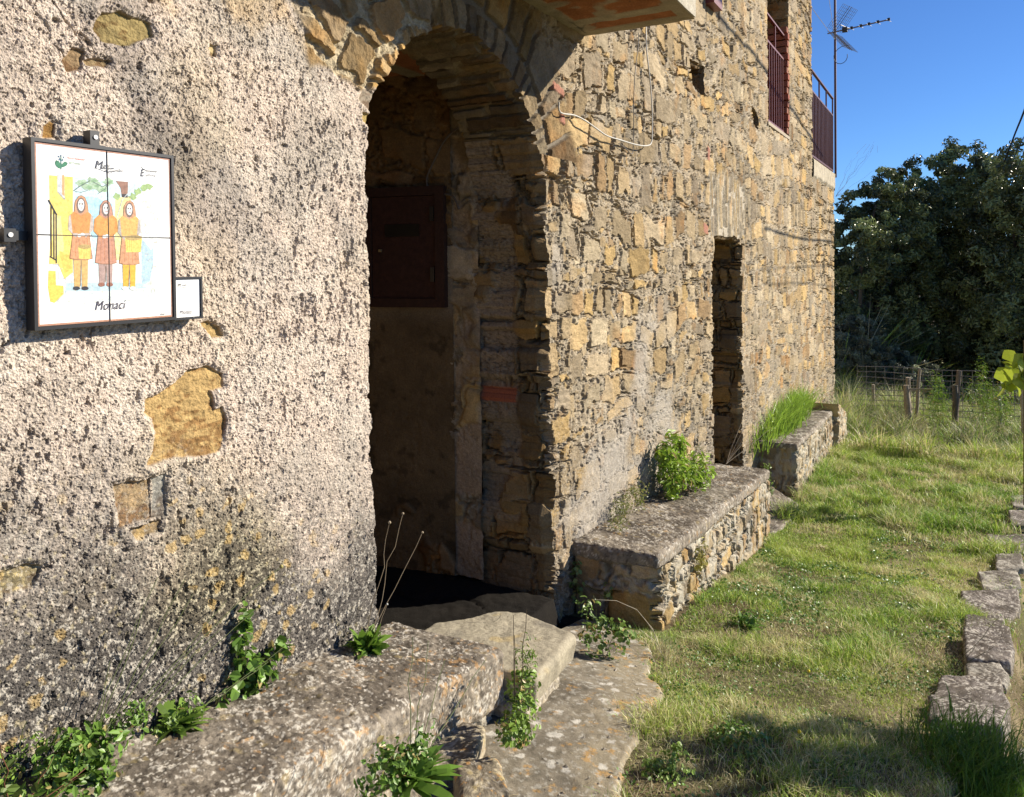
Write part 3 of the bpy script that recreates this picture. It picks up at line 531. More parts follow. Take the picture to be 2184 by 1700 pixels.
# stepping stone in front of the arched doorway
def prism(name,poly,zt,th,slope,parent,seed,res=.008,round_=.03,amp=1.,base=C(.25,.215,.17),orange=.5,label=None,colfn=None,flat=1.,white=1.):
    P=np.array(poly,float); c0=P.mean(0); nth=int(2*np.pi*.35/res*1.0); nth=max(48,min(nth,420)); th_=np.linspace(0,2*np.pi,nth,endpoint=False)
    # radius to polygon boundary
    R=np.zeros(nth)
    for i,t in enumerate(th_):
        d=np.array([math.cos(t),math.sin(t)]); best=0
        for k in range(len(P)):
            a=P[k]-c0;b=P[(k+1)%len(P)]-c0;e=b-a; den=d[0]*e[1]-d[1]*e[0]
            if abs(den)<1e-9: continue
            s=(a[0]*e[1]-a[1]*e[0])/den; u=(a[0]*d[1]-a[1]*d[0])/den
            if s>0 and -1e-6<=u<=1+1e-6: best=max(best,s)
        R[i]=best
    ker=np.ones(5)/5; w=max(3,int(nth*.012)|1); R=np.convolve(np.r_[R[-w:],R,R[:w]],np.ones(w)/w,'same')[w:-w]
    nr=max(10,int(R.mean()/res)); rr=list(np.linspace(0.02,1,nr)); prof=[(1-(1-s)*1.,0.) for s in rr]
    rings=[(s*1.0,0.,0.) for s in np.linspace(.02,1,nr)]     # (fraction, drop, outward)
    k=8; rings=[(s,0.,1.) for s in np.linspace(.02,1,nr)]+[(1.,-round_*(1-math.cos(a)),1.) for a in []]
    V=[];Nn=[];tp=[]
    dirs=np.stack([np.cos(th_),np.sin(th_)],1)
    for s in np.linspace(.02,1,nr):
        V.append(np.c_[c0+dirs*((R-round_)*s)[:,None],np.full(nth,zt)]); Nn.append(np.tile([0,0,1.],(nth,1))); tp.append(np.ones(nth))
    for a in np.linspace(0,np.pi/2,7)[1:]:
        V.append(np.c_[c0+dirs*((R-round_)+round_*math.sin(a))[:,None],np.full(nth,zt-round_*(1-math.cos(a)))]); Nn.append(np.c_[dirs*math.sin(a),np.full(nth,math.cos(a))]); tp.append(np.full(nth,max(0,math.cos(a))))
    for d_ in np.linspace(0,1,max(3,int((th-round_)/res)))[1:]:
        V.append(np.c_[c0+dirs*(R*(1-.04*d_))[:,None],np.full(nth,zt-round_-(th-round_)*d_)]); Nn.append(np.c_[dirs,np.zeros(nth)]); tp.append(np.zeros(nth))
    n=len(V); V=np.concatenate(V);Nn=np.concatenate(Nn);tp=np.concatenate(tp); P0=V.copy()
    V=V+Nn*(.010*fb3(P0,7,3,seed)+.005*fb3(P0,30,3,seed+3)+.002*fb3(P0,110,2,seed+6))[:,None]*amp
    V[:,2]+=slope*(V[:,0]-c0[0]); i=np.arange(n*nth).reshape(n,nth); j=np.roll(i,-1,1)
    Q=np.stack([i[:-1],i[1:],j[1:],j[:-1]],-1).reshape(-1,4); V=np.vstack([V,[c0[0],c0[1],V[:nth,2].mean()]]); Tt=np.stack([np.full(nth,len(V)-1),i[0],j[0]],1)
    P0=np.vstack([P0,V[-1]]); tp=np.r_[tp,1]
    cc=colfn(P0,tp) if colfn else concrete_col(P0,tp,seed,base,orange,white=white)
    return mesh(name,V,[Q,Tt],M_conc,parent,cc)
def slate(P,tp):
    f=fb3(P*np.array([1,2.2,1]),16,4,7); c=C(.34,.30,.22)*(1+.35*f+.15*fb3(P,90,2,9))[:,None]; c=mix(c,C(.24,.215,.17)+0*c,ss(.0,.4,fb3(P,6,3,11))*.6)
    c=mix(c,C(.46,.34,.14)+0*c,ss(.3,.5,fb3(P,9,3,15))*.5); crk=ss(.018,.0,np.abs(fb3(P,3.4,4,19)))*ss(.05,.2,fb3(P,2.4,2,23)); return mix(c,C(.03,.025,.02)+0*c,crk*.95)
ds=empty('doorstep_stone',(2.75,1.55,-1.8),'worn flat cracked stone step in front of the arched doorway, past the nearest bench','step')
prism('tread',[(2.50,1.30),(2.93,1.335),(3.03,1.62),(2.98,1.74),(2.72,1.90),(2.46,1.89)],-1.50,.10,-.05,ds,31,res=.005,colfn=slate,round_=.028,amp=.6)
prism('foot',[(2.47,1.33),(2.86,1.38),(2.97,1.60),(2.95,1.75),(2.72,1.84),(2.47,1.84)],-1.59,.27,0,ds,33,res=.007,base=C(.42,.37,.28),orange=.35,amp=2.2)
lg=empty('stone_step',(7.9,1.6,-2.2),'low rough grey stone step at the foot of the narrow doorway between two benches','step')
prism('tread',[tuple(planep(x,y,-2.40)[:2]) for x,y in [(1649,1141),(1671,1123),(1696,1095),(1703,1070)]]+[(9.0,1.85),(7.0,1.85)],-2.40,.3,-.02,lg,35,res=.012,amp=1.6,orange=.1)
st=empty('stone_buttress',(12.3,1.6,-2.5),'small stone stub with a pale edge just beyond the farthest bench','buttress')
masonry('body',11.93,12.9,1.42,-2.02,-.30,-2.6,st,68,depth=.45,res=.015)
# rubble stones under the front edge of the nearest bench
for i,(P,h,lb) in enumerate([([(965,1612),(1062,1606),(1090,1680),(985,1720)],-1.50,'blocky pale stone with orange lichen, rightmost loose stone at the foot of the nearest bench'),([(560,1650),(860,1505),(1040,1530),(1010,1610),(800,1720),(600,1760)],-1.51,'long flat pale ledge stone right under the slab of the nearest bench'),([(760,1700),(930,1665),(960,1760),(760,1800)],-1.56,'low yellow-grey stone under the flat ledge stone, at the bottom edge')]):
    P=np.array([planep(*p,h)[:2] for p in P]); c=P.mean(0)
    o=empty('foot_stone',(c[0],c[1],h-.2),lb,'stone','loose stones at the foot of the near bench'); prism('stone',P,h,.26,-.06,o,41+i,res=.006,base=C(.40,.34,.23),orange=.7,amp=1.1,white=.5,round_=.02)
print('benches',round(time.time()-T0,1))
# ------------------------------------------------------------------ ground
_k=np.array([gp(*p,.07)[:2] for p in [(2095,1557),(2160,1497),(2166,1374),(2180,1279),(2186,1247),(2206,1131),(2214,1080)]])
KX=np.r_[-3,2.4,_k[:,0],14,22]; KY=np.r_[.15,.05,_k[:,1],-1.2,-2.]
def kerb(x): return np.interp(x,KX,KY)
def gz(x,y):
    base=G0(x)
    base=base-.16*ss(1.74,1.80,y)*ss(2.28,2.34,x)*ss(3.9,3.8,x)
    return base+.018*fb(x,y,1.2,3,201)+.008*fb(x,y,5,2,203)-.13*ss(.03,-.03,y-kerb(x)+.0)-.02*ss(1.0,2.2,x)*0
def sheet(xs,ys,zf_,cf,name,mt,kind='structure',lbl=None,mask=None):
    XX,YY=np.meshgrid(xs,ys,indexing='ij'); x,y=XX.ravel(),YY.ravel(); z=zf_(x,y); i=np.arange(len(x)).reshape(len(xs),-1); Q=np.stack([i[:-1,:-1],i[1:,:-1],i[1:,1:],i[:-1,1:]],-1).reshape(-1,4)
    if mask is not None: m=mask(x,y); Q=Q[m[Q].any(1)]
    o=mesh(name,np.stack([x,y,z],1),Q,mt,None,cf(x,y)); tag(o,kind=kind); return o
def gcol(x,y):
    f=fb(x,y,7,4,211); c=C(.13,.10,.055)*(1+.5*f)[:,None]; c=mix(c,C(.28,.23,.14)+0*c,ss(.0,.4,fb(x,y,3,3,213))*.7); c=mix(c,C(.07,.085,.03)+0*c,ss(-.1,.4,fb(x,y,2,3,215))*.6); c=mix(c,C(.03,.024,.018)+0*c,ss(1.70,1.78,y)*(x>2.2)*(x<4.0))  # last mix paints the doorway's shade into the ground colour
    return c
def sp(a,b,s0,g):
    o=[a];s=s0
    while o[-1]<b: o.append(o[-1]+s); s*=g
    return o
xs=np.r_[-300,-120,-50,-20,-8,np.arange(-3,1,.2),np.arange(1,6,.025),sp(6,500,.03,1.03)]
ys=np.r_[-400,-200,-90,-40,-20,-12,-8,-5,-3,-2,-1.5,np.arange(-1.2,2.05,.025),2.4,3,5,8,14,30,80,300]
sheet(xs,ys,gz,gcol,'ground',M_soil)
# concrete apron in front of the doorway
APW=[tuple(gp(*p)[:2]) for p in [(1310,1760),(1322,1690),(1345,1610),(1385,1530),(1408,1470),(1395,1420)]]+[(4.0,1.4),(4.0,1.95),(1.0,1.95),(1.0,.8)]
def ap_sd(x,y): return poly_sd(x,y,APW)+.05*fb(x,y,5,3,221)
def ap_z(x,y): return G0(x)+.022+.005*fb(x,y,6,3,223)+.0025*fb(x,y,45,3,225)-.05*ss(.03,-.02,ap_sd(x,y))
def ap_c(x,y):
    f=fb(x,y,30,4,227,.6); c=C(.19,.165,.125)*(1+.5*f)[:,None]; c=mix(c,C(.10,.085,.065)+0*c,ss(.0,.35,fb(x,y,5,4,229))*.7); c=mix(c,C(.32,.27,.18)+0*c,ss(.55,.2,ap_sd(x,y)*2.2+.25*fb(x,y,4,3,230))*.55)
    c=mix(c,C(.50,.27,.06)+0*c,ss(.22,.36,fb(x,y,22,4,231,.65)+.16*ss(.25,.0,ap_sd(x,y))-.12)*.5); c=mix(c,C(.55,.52,.46)+0*c,speck(x+.02*f,y,9,.13,233)*.8); c=mix(c,C(.40,.38,.33)+0*c,ss(.2,.35,fb(x,y,60,3,238,.7))*.6); return c
sheet(np.arange(1.05,3.95,.006),np.arange(.70,1.93,.006),ap_z,ap_c,'paving',M_conc,mask=lambda x,y:(ap_sd(x,y)>-.03)&((y<1.76)|(x<2.3)))
# kerb stones
K=[([(1240,1290),(1390,1290),(1485,1340),(1450,1410),(1270,1410)],'pale smooth small kerb stone at the near end beside the grass tuft',1),
([(1185,1130),(1600,1130),(1655,1190),(1610,1300),(1180,1240)],'broad dark lichened kerb stone just behind the pale near one',0),
([(1260,1015),(1605,1030),(1615,1122),(1210,1120)],'flat grey kerb stone between the broad dark one and a pale one',0),
([(1390,942),(1590,948),(1642,1005),(1625,1065),(1400,1012)],'narrow whitish kerb stone, second pale one from the near end',1),
([(1380,785),(1640,790),(1668,880),(1650,968),(1390,935)],'dark speckled kerb stone, large and square, in the middle of the kerb',0),
([(1390,705),(1610,715),(1638,775),(1390,775)],'thin grey kerb stone in the middle of the kerb, between two larger ones',0),
([(1365,570),(1690,580),(1702,650),(1630,735),(1380,695)],'long mottled brown kerb stone beyond the middle of the kerb',0),
([(1455,482),(1685,480),(1712,555),(1490,562)],'pale cracked kerb stone beyond the long mottled one',1),
([(1555,382),(1705,378),(1722,455),(1560,465)],'small light grey kerb stone near the right edge of the photo, half under grass',1),
([(1500,265),(1770,268),(1775,368),(1535,360)],'wide flat dark kerb stone at the right edge of the photo',0),
([(1625,150),(1790,150),(1800,245),(1640,240)],'low grey kerb stone at the right edge, second from the far end',0),
([(1640,62),(1790,60),(1800,138),(1650,140)],'farthest kerb stone, small and sunk in the grass',1)]
for i,(P,lb,pale) in enumerate(K):
    W=[gp(1501.5+.398*a,1023.8+.398*b,.07)[:2] for a,b in P]; W=np.array(W); c=W.mean(0); W=c+(W-c)*.955; z=float(G0(c[0]))+.05+.012*((i*5)%3-1)
    o=empty('kerb_stone',(c[0],c[1],z-.2),lb,'kerb stone','stones of the kerb along the grass terrace')
    prism('block',W,z,.22,-.08,o,51+i,res=.008 if i<8 else .014,base=C(.40,.37,.31) if pale else C(.20,.175,.155),orange=.05,amp=1.15,round_=.022,white=1 if not pale else .7)
W=np.array([gp(*p,.03)[:2] for p in [(2105,1655),(2150,1618),(2200,1600),(2230,1700),(2160,1760)]]); c=W.mean(0)
o=empty('paving_stone',(c[0],c[1],float(G0(c[0]))-.1),'flat grey paving stone at the bottom right corner, past the thick grass tuft','paving stone'); prism('slab',W,float(G0(c[0]))-.01,.12,-.05,o,77,res=.008,base=C(.27,.25,.22),orange=.05,amp=.9)
print('ground',round(time.time()-T0,1))
# ------------------------------------------------------------------ grass
def blades(R,h,w,lean,col,name=None,curve=.5,tipc=1.25):
    """R roots Nx3, h heights, w widths, lean Nx2 horizontal tip offset (fraction of height)"""
    n=len(R); a=rng.random(n)*2*np.pi; s=np.c_[np.cos(a),np.sin(a),np.zeros(n)]*w[:,None]*.5
    L=np.c_[lean,np.zeros(n)]*h[:,None]; up=np.c_[np.zeros((n,2)),h]
    m=R+up*.55+L*.3; t=R+up*(1-.25*np.clip(np.hypot(*lean.T),0,2)*.5)[:,None]+L
    V=np.stack([R-s,R+s,m-s*.8,m+s*.8,t],1).reshape(-1,3); b=np.arange(n)[:,None]*5
    Q=np.concatenate([b+0,b+1,b+3,b+2],1); Tt=np.concatenate([b+2,b+3,b+4],1)
    Cc_=np.stack([col*.85,col*.85,col,col,np.clip(col*tipc,0,1)],1).reshape(-1,3); return V,Q,Tt,Cc_
class GB:
    def __init__(s): s.V=[];s.Q=[];s.T=[];s.C=[];s.n=0
    def add(s,V,Q,T,Cc_):
        s.V.append(V); 
        if len(Q): s.Q.append(Q+s.n)
        if len(T): s.T.append(T+s.n)
        s.C.append(Cc_); s.n+=len(V)
    def build(s,name,m,parent=None,smooth=False):
        F=[]
        if s.Q:F.append(np.concatenate(s.Q))
        if s.T:F.append(np.concatenate(s.T))
        return mesh(name,np.concatenate(s.V),F,m,parent,np.concatenate(s.C),smooth)
def gcolour(x,y,n):
    G=np.array([[.25,.38,.055],[.34,.44,.07],[.44,.50,.12],[.62,.55,.30],[.13,.25,.04]],np.float32)
    f=fb(x,y,1.1,3,241); g=fb(x,y,4,3,243); p=rng.random(n)+.55*f; d=rng.random(n)
    c=G[np.where(p<.15,4,np.where(p<.55,0,np.where(p<.85,1,2)))].copy()
    dry=d<np.clip(.12+.60*ss(-.05,.35,g)+.34*ss(5,2.6,x),0,.75); c[dry]=G[3]*(.7+.5*rng.random(dry.sum()))[:,None]
    return np.clip(c*1.12*(.55+.8*rng.random(n))[:,None],0,.8)
def scatter(n,x0,x1,y0,y1,dens):
    out=[];need=n
    x=rng.uniform(x0,x1,n);y=rng.uniform(y0,y1,n); k=rng.random(n)<dens(x,y); return x[k],y[k]
def occupied(x,y):                          # no grass inside slabs and benches
    m=(y>1.40)&(x<2.5)|((y>1.34)&(x>4.05)&(x<7.05))|((y>1.44)&(x>7.1)&(x<12.9))|(y>1.93)&(x<15.7)|(y>1.72)&(x<13)
    m|=(x<3.1)&(y>1.28); return m
def gdens(x,y):
    d=.26+.74*ss(-.20,.16,fb(x,y,2.6,4,251)+.30*ss(2.8,5.5,x)-.02); d=d*(~occupied(x,y)); d=d*ss(.08,-.05,ap_sd(x,y)+.12*fb(x,y,5,3,253))
    ins=y-kerb(x); d=d*np.where((ins<.22)&(ins>-.06)&(x>3.35),.10+.75*ss(.07,.25,ins+.16*fb(x,y,3.5,3,255)),1); return d
gb=GB()
for (n,x0,x1,y0,y1,hh,ww) in [(240000,1.3,4.2,-1.3,1.95,.034,.0027),(180000,4.2,7.5,-1.6,1.95,.045,.0038),(120000,7.5,12,-2.2,1.95,.085,.0060),(80000,12,19,-4,3.2,.20,.010),(30000,19,30,-9,9,.5,.03)]:
    x,y=scatter(n,x0,x1,y0,y1,gdens); m=len(x); lum=.5+1.15*ss(-.25,.45,fb(x,y,3,3,257)); 
    lum=lum*(1+.9*ss(.25,.0,y-kerb(x))*(x<3.2)); wallg=ss(1.15,1.7,y)*(x>3.9); lum=lum*(1+.6*wallg); fenceg=ss(11,13.5,x); lum=lum*(1+.1*fenceg)*(1-.45*ss(14.2,15.2,x)*ss(.9,.2,y)+.25*ss(15.3,16.2,x)*ss(.0,1.,y))
    h=hh*lum*(.5+.9*rng.random(m)); ln=rng.normal(0,.55,(m,2)); c=gcolour(x,y,m); 
    fc=(fenceg*rng.random(m)>.55); c[fc]=C(.38,.37,.22)*(.7+.5*rng.random(fc.sum()))[:,None]
    gb.add(*blades(np.c_[x,y,gz(x,y)-.004],h,ww*(.6+.8*rng.random(m)),ln,c))
o=gb.build('grass',M_grass); tag(o,kind='stuff')
# broad-leaved ground cover: clover and small weeds between the grass
def leaves(P,Nrm,size,col,asp=.55,fold=.12):
    """P centres, Nrm normals: rounded leaf of 6 triangles"""
    n=len(P); Nrm=Nrm/(np.linalg.norm(Nrm,axis=1)[:,None]+1e-9); r=rng.normal(size=(n,3)); u=np.cross(Nrm,r); u/=np.linalg.norm(u,axis=1)[:,None]+1e-9; w=np.cross(Nrm,u)
    s=size[:,None]; k=[(-.5,0,0),(-.15,asp*.5,fold),(.25,asp*.42,fold),(.55,0,0),(.25,-asp*.42,fold),(-.15,-asp*.5,fold)]
    V=np.stack([P+u*s*a+w*s*b+Nrm*s*c for a,b,c in k],1).reshape(-1,3); b=np.arange(n)[:,None]*6
    Q=np.concatenate([np.concatenate([b,b+1,b+2,b+3],1),np.concatenate([b,b+3,b+4,b+5],1)]); return V,Q,np.zeros((0,3),int),np.repeat(col,6,0)
gb=GB(); 
for (n,x0,x1,y0,y1,s0) in [(22000,1.6,4.5,-.6,1.4,.011),(26000,4.5,9,-.9,1.5,.017)]:
    x,y=scatter(n,x0,x1,y0,y1,lambda x,y:gdens(x,y)*ss(-.05,.25,fb(x,y,2.2,4,261))); m=len(x)
    Nn=np.c_[rng.normal(0,.5,(m,2)),np.ones(m)]; c=C(.11,.21,.035)*(.7+.6*rng.random(m))[:,None]; gb.add(*leaves(np.c_[x,y,gz(x,y)+.01+.02*rng.random(m)],Nn,s0*(.6+.8*rng.random(m)),c,asp=.8))
o=gb.build('clover',M_leaf); tag(o,kind='stuff')
# dead straw and leaf litter, gravel
gb=GB(); x,y=scatter(30000,1.5,6,-.4,1.8,lambda x,y:(~occupied(x,y))*(.06+.94*(ap_sd(x,y)<-.02))*(.4+.6*ss(-.1,.3,fb(x,y,3,3,263)))); m=len(x)
c=C(.42,.35,.22)*(.5+.7*rng.random(m))[:,None]; ang=rng.random(m)*6.28
gb.add(*blades(np.c_[x,y,gz(x,y)+.004+.012*rng.random(m)],.008+.02*rng.random(m)*0+.004,.0025+0*x,np.c_[np.cos(ang),np.sin(ang)]*4*(.5+rng.random(m))[:,None],c)); o=gb.build('straw_litter',M_grass); tag(o,kind='stuff')
gb=GB(); 
x=rng.uniform(1.3,3.9,900); y=rng.uniform(.75,1.9,900); k=(ap_sd(x,y)<.22)|(rng.random(900)<.25); k&=~occupied(x,y); x,y=x[k],y[k]; m=len(x); s=.0015+.007*rng.random(m)**4
zz=np.maximum(gz(x,y),ap_z(x,y)); oc=np.array([[1,0,0],[0,1,0],[-1,0,0],[0,-1,0],[0,0,.7],[0,0,-.7]]); V=(np.c_[x,y,zz+s*.3][:,None]+oc[None]*s[:,None,None]*(.4+1.1*rng.random((m,6,1)))).reshape(-1,3)
b=np.arange(m)[:,None]*6; T_=np.concatenate([np.concatenate([b+a_,b+b_,b+4],1) for a_,b_ in((0,1),(1,2),(2,3),(3,0))]+[np.concatenate([b+b_,b+a_,b+5],1) for a_,b_ in((0,1),(1,2),(2,3),(3,0))])
gb.add(V,np.zeros((0,4),int),T_,np.repeat(np.array([.34,.30,.24])*(.5+1.0*rng.random(m))[:,None],6,0)); o=gb.build('gravel',M_conc); tag(o,kind='stuff')
print('grass',round(time.time()-T0,1))
# ------------------------------------------------------------------ plants
def leafblade(P,dirv,L,Wd,col,droop=.3,nseg=4):
    """long leaves: P base, dirv direction, arrays"""
    n=len(P); dirv=dirv/(np.linalg.norm(dirv,axis=1)[:,None]+1e-9); side=np.cross(dirv,[0,0,1.]); side/=np.linalg.norm(side,axis=1)[:,None]+1e-9
    tw=rng.normal(0,.5,n)[:,None]; nr=np.cross(side,dirv); side=side*np.cos(tw)+nr*np.sin(tw)
    ts=np.linspace(0,1,nseg+1); prof=np.sin(np.pi*np.clip(ts*.92+.06,0,1))**.8; prof[-1]=0.02; V=[]
    for t,p in zip(ts,prof):
        c=P+dirv*(L*t)[:,None]; c[:,2]-=droop*L*t*t
        V+= [c-side*(Wd*p*.5)[:,None], c+side*(Wd*p*.5)[:,None]]
    V=np.stack(V,1).reshape(-1,3); b=np.arange(n)[:,None]*2*(nseg+1); Q=np.concatenate([np.concatenate([b+2*i,b+2*i+1,b+2*i+3,b+2*i+2],1) for i in range(nseg)])
    return V,Q,np.zeros((0,3),int),np.repeat(col,2*(nseg+1),0)
GREEN=C(.14,.25,.04)
def plant(name,label,cat,pos,group=None,stems=(),rosette=None,bush=None,col=GREEN,flowers=None,grass=None,stemcol=(.11,.13,.05)):
    pos=np.array(pos,float); o=empty(name,pos,label,cat,group)
    if stems:
        mb=MB()
        for s in stems:
            s=np.array(s,float); P=pos+s; mb.tube(P,np.linspace(.0017,.0009,len(P)) if len(P)>2 else .0015,5,stemcol)
        mb.build('stem',M_stem,o,True)
    gb=GB()
    if rosette:
        n,L,Wd,el=rosette; a=rng.random(n)*6.283; e=rng.uniform(el[0],el[1],n); d=np.c_[np.cos(a)*np.cos(e),np.sin(a)*np.cos(e),np.sin(e)]; d[:,1]-=.25
        ll=L*(.5+.7*rng.random(n)); gb.add(*leafblade(pos+rng.normal(0,.012,(n,3))*[1,1,.2],d,ll,Wd*(.7+.6*rng.random(n)),col*C(1.3,1.15,1.)*(.7+.6*rng.random(n))[:,None]))
    if bush:
        for (cx,cy,cz,rx,ry,rz,n,sz,asp) in bush:
            p=rng.normal(size=(n,3)); p/=np.linalg.norm(p,axis=1)[:,None]; p*=(rng.random(n)**.45)[:,None]; P=pos+np.array([cx,cy,cz])+p*[rx,ry,rz]
            P=P+.22*np.array([rx,ry,rz])*fb3(P,14,2,5)[:,None]*3; Nn=p+rng.normal(0,.6,(n,3))+[0,-.3,.6]; cc=col*C(1.35,1.18,1.05)*(.5+.9*rng.random(n))[:,None]; dry=rng.random(n)<.07; cc[dry]=C(.40,.32,.12); gb.add(*leaves(P,Nn,sz*(.30+1.0*rng.random(n)**1.4),cc,asp=asp))
    if grass:
        n,h,w,spx,spy=grass; R=pos+np.c_[rng.normal(0,spx,n),rng.normal(0,spy,n),np.zeros(n)]; c=col*(.6+.8*rng.random(n))[:,None]; gb.add(*blades(R,h*(.4+.8*rng.random(n)),np.full(n,w),rng.normal(0,.45,(n,2))+[.1,-.15],c))
    if gb.n: gb.build('foliage',M_leaf,o)
    if flowers:
        for f,r,fc in flowers:
            mb=MB(); P=pos+np.array(f); t=np.linspace(0,np.pi,6); c=np.stack([P+np.array([0,0,-r*math.cos(k)]) for k in t]); mb.tube(c,np.maximum(r*np.sin(t),.0003),7,fc); mb.build('flower_head',M_stem,o,True)
    return o
def arc(dx,dy,dz,n=7,bend=.0,wob=.01):
    t=np.linspace(0,1,n); P=np.c_[dx*t,dy*t,dz*t+bend*np.sin(np.pi*t)]; P[1:-1]+=rng.normal(0,wob,(n-2,3))*.4; return P
B1=lambda x:-1.40-.150*(x-2.48)
def onb1(x,y,Y=1.86):
    r=ray(x,y); p=r*(Y/r[1]); return np.array([p[0],Y,B1(p[0])])
# weeds on the near bench
p=onb1(190,1640,1.80)
plant('weed',"largest leafy weed on the nearest bench, with long thin stalks leaning right",'weed',(1.13,1.80,B1(1.13)),'weeds on the nearest bench',
 stems=[arc(.30,.0,.36),arc(.34,.02,.30),arc(.24,.03,.38),arc(.42,-.02,.26),arc(.38,-.04,.20),arc(.50,-.06,.22),arc(.17,.02,.30),arc(.60,-.05,.30,bend=.03),arc(.10,.03,.22)],
 rosette=(60,.10,.026,(.1,1.1)),bush=[(-.02,-.02,.05,.14,.08,.07,620,.024,.55),(.08,.0,.07,.13,.06,.06,360,.020,.55),(-.06,-.04,.10,.06,.05,.05,120,.022,.5)],col=C(.10,.205,.035),flowers=[((.60,-.05,.30),.006,(.35,.3,.1)),((.50,-.06,.22),.005,(.35,.3,.1))])
plant('weed','feathery low weed at the left end of the leafy clump, by the wall foot','weed',(1.0,1.85,B1(1.0)),'weeds on the nearest bench',bush=[(0,0,.05,.07,.04,.07,260,.016,.45)],stems=[arc(-.05,-.05,.14),arc(.02,-.03,.16)],col=C(.15,.27,.05))
plant('weed','dark sprawling weed with red stalks at the bottom left corner of the photo','weed',(.93,1.72,B1(.93)),'weeds on the nearest bench',bush=[(0,0,.05,.06,.06,.06,46,.028,.6)],stems=[arc(-.03,-.02,.20),arc(.09,.0,.10),arc(.16,-.01,.04),arc(-.08,0,.12),arc(.12,-.06,.06)],col=C(.09,.16,.03),stemcol=(.16,.07,.04))
plant('weed','narrow-leaved weed between the leafy clump and the ivy on the nearest bench','weed',(1.42,1.83,B1(1.42)),'weeds on the nearest bench',rosette=(46,.10,.020,(.1,.9)),bush=[(.02,0,.03,.09,.04,.03,120,.02,.5)],stems=[arc(.30,-.03,.05),arc(.34,-.05,.08)],col=C(.12,.22,.04))
plant('ivy','upright ivy with heart-shaped leaves climbing the roughcast wall behind the nearest bench','ivy',(1.68,1.855,B1(1.68)),
 bush=[(.02,-.01,.04,.12,.035,.05,230,.032,.85),(-.01,0,.13,.04,.02,.07,60,.034,.8),(.0,.0,.22,.025,.012,.05,26,.034,.75),(.14,-.01,.08,.06,.02,.03,40,.034,.8)],stems=[arc(0,0,.26),arc(.19,0,.11),arc(-.03,0,.15)],col=C(.09,.19,.03))
plant('weed','leafy rosette at the left jamb of the arched doorway with three thin dry flower stalks','weed',(2.17,1.80,B1(2.17)),
 rosette=(70,.115,.026,(.35,1.45)),bush=[(0,0,.02,.08,.05,.02,90,.02,.7)],stems=[arc(.12,-.02,.42,9,wob=.014),arc(.20,-.02,.43,9,wob=.014),arc(.28,-.05,.34,9,wob=.014),arc(.10,-.02,.13)],
 flowers=[((.12,-.02,.42),.006,(.30,.24,.16)),((.20,-.02,.43),.005,(.30,.24,.16)),((.28,-.05,.34),.005,(.30,.24,.16)),((.10,-.02,.13),.004,(.5,.5,.45))],col=C(.115,.225,.035),stemcol=(.26,.20,.13))
g=gp(1105,1560); 
plant('weed','leafy plant growing between the nearest bench end and the doorstep stone, feathery at the top','weed',tuple(wallp(1100,1545,1.22)),
 bush=[(-.02,-.02,.02,.10,.06,.06,420,.020,.75),(.07,.01,.07,.09,.05,.06,330,.018,.7),(.13,.03,.15,.05,.04,.07,170,.018,.3)],rosette=None,stems=[arc(.10,.06,.30),arc(.05,.03,.26),arc(.12,.02,.32)],col=C(.13,.235,.04),stemcol=(.07,.05,.03))
plant('nettle','pale green nettle in the dark gap at the foot of the middle bench end','nettle',(3.42,1.42,-1.86),
 bush=[(0,0,.10,.08,.12,.12,230,.026,.75),(.03,-.08,.15,.06,.06,.08,130,.026,.75),(0,.08,.24,.05,.07,.06,60,.022,.7)],stems=[arc(0,.05,.3),arc(.03,-.08,.24),arc(-.03,.0,.22)],col=C(.12,.22,.05))
plant('weed','clump with long serrated leaves under the nearest bench, at the bottom edge','weed',tuple(wallp(875,1665,1.12)),
 rosette=(60,.13,.022,(.2,1.0)),bush=[(-.08,.0,.05,.10,.06,.06,420,.018,.6),(.02,0,.06,.08,.05,.05,150,.018,.55)],stems=[arc(.25,.12,.20),arc(.30,.10,.13),arc(.18,.12,.24),arc(.35,.0,.13)],col=C(.09,.19,.03))
plant('euphorbia','bright lime green bushy plant on the middle stone bench against the wall','shrub',(5.55,1.74,-1.68),
 bush=[(0,0,.16,.22,.11,.16,800,.06,.30),(.3,-.08,.10,.24,.12,.11,560,.055,.30),(-.14,.02,.30,.10,.07,.12,260,.06,.28),(.10,.0,.33,.08,.06,.10,170,.06,.28),(-.05,.0,.42,.06,.05,.05,70,.055,.28)],stems=[arc(0,0,.4),arc(.2,-.05,.25),arc(-.1,0,.42),arc(.3,-.05,.2)],col=C(.22,.37,.05))
plant('weed','low dry-looking green weeds on the near corner of the middle bench','weed',(4.62,1.80,-1.61),'weeds on the middle bench',bush=[(0,0,.06,.16,.05,.08,500,.018,.35),(.3,0,.08,.18,.06,.09,500,.02,.35),(-.15,-.05,.03,.12,.06,.04,200,.016,.35)],stems=[arc(.05,0,.2),arc(-.1,0,.16),arc(.3,0,.22),arc(.4,-.02,.25),arc(.14,0,.2)],col=C(.15,.19,.05))
plant('weed','thin sparse weeds by the wall at the far end of the middle bench','weed',(6.3,1.82,-1.74),'weeds on the middle bench',bush=[(0,0,.10,.35,.05,.13,420,.022,.3)],stems=[arc(.1,0,.3),arc(-.2,0,.2),arc(.25,0,.26)],col=C(.17,.22,.07))
plant('weed','spindly weed hanging at the far corner of the middle bench','weed',(7.12,1.42,-2.1),bush=[(0,0,.12,.10,.08,.15,300,.028,.35),(0,0,.28,.07,.05,.07,70,.028,.35)],stems=[arc(0,0,.38),arc(.06,-.04,.3),arc(-.05,-.04,.28)],col=C(.13,.22,.05))
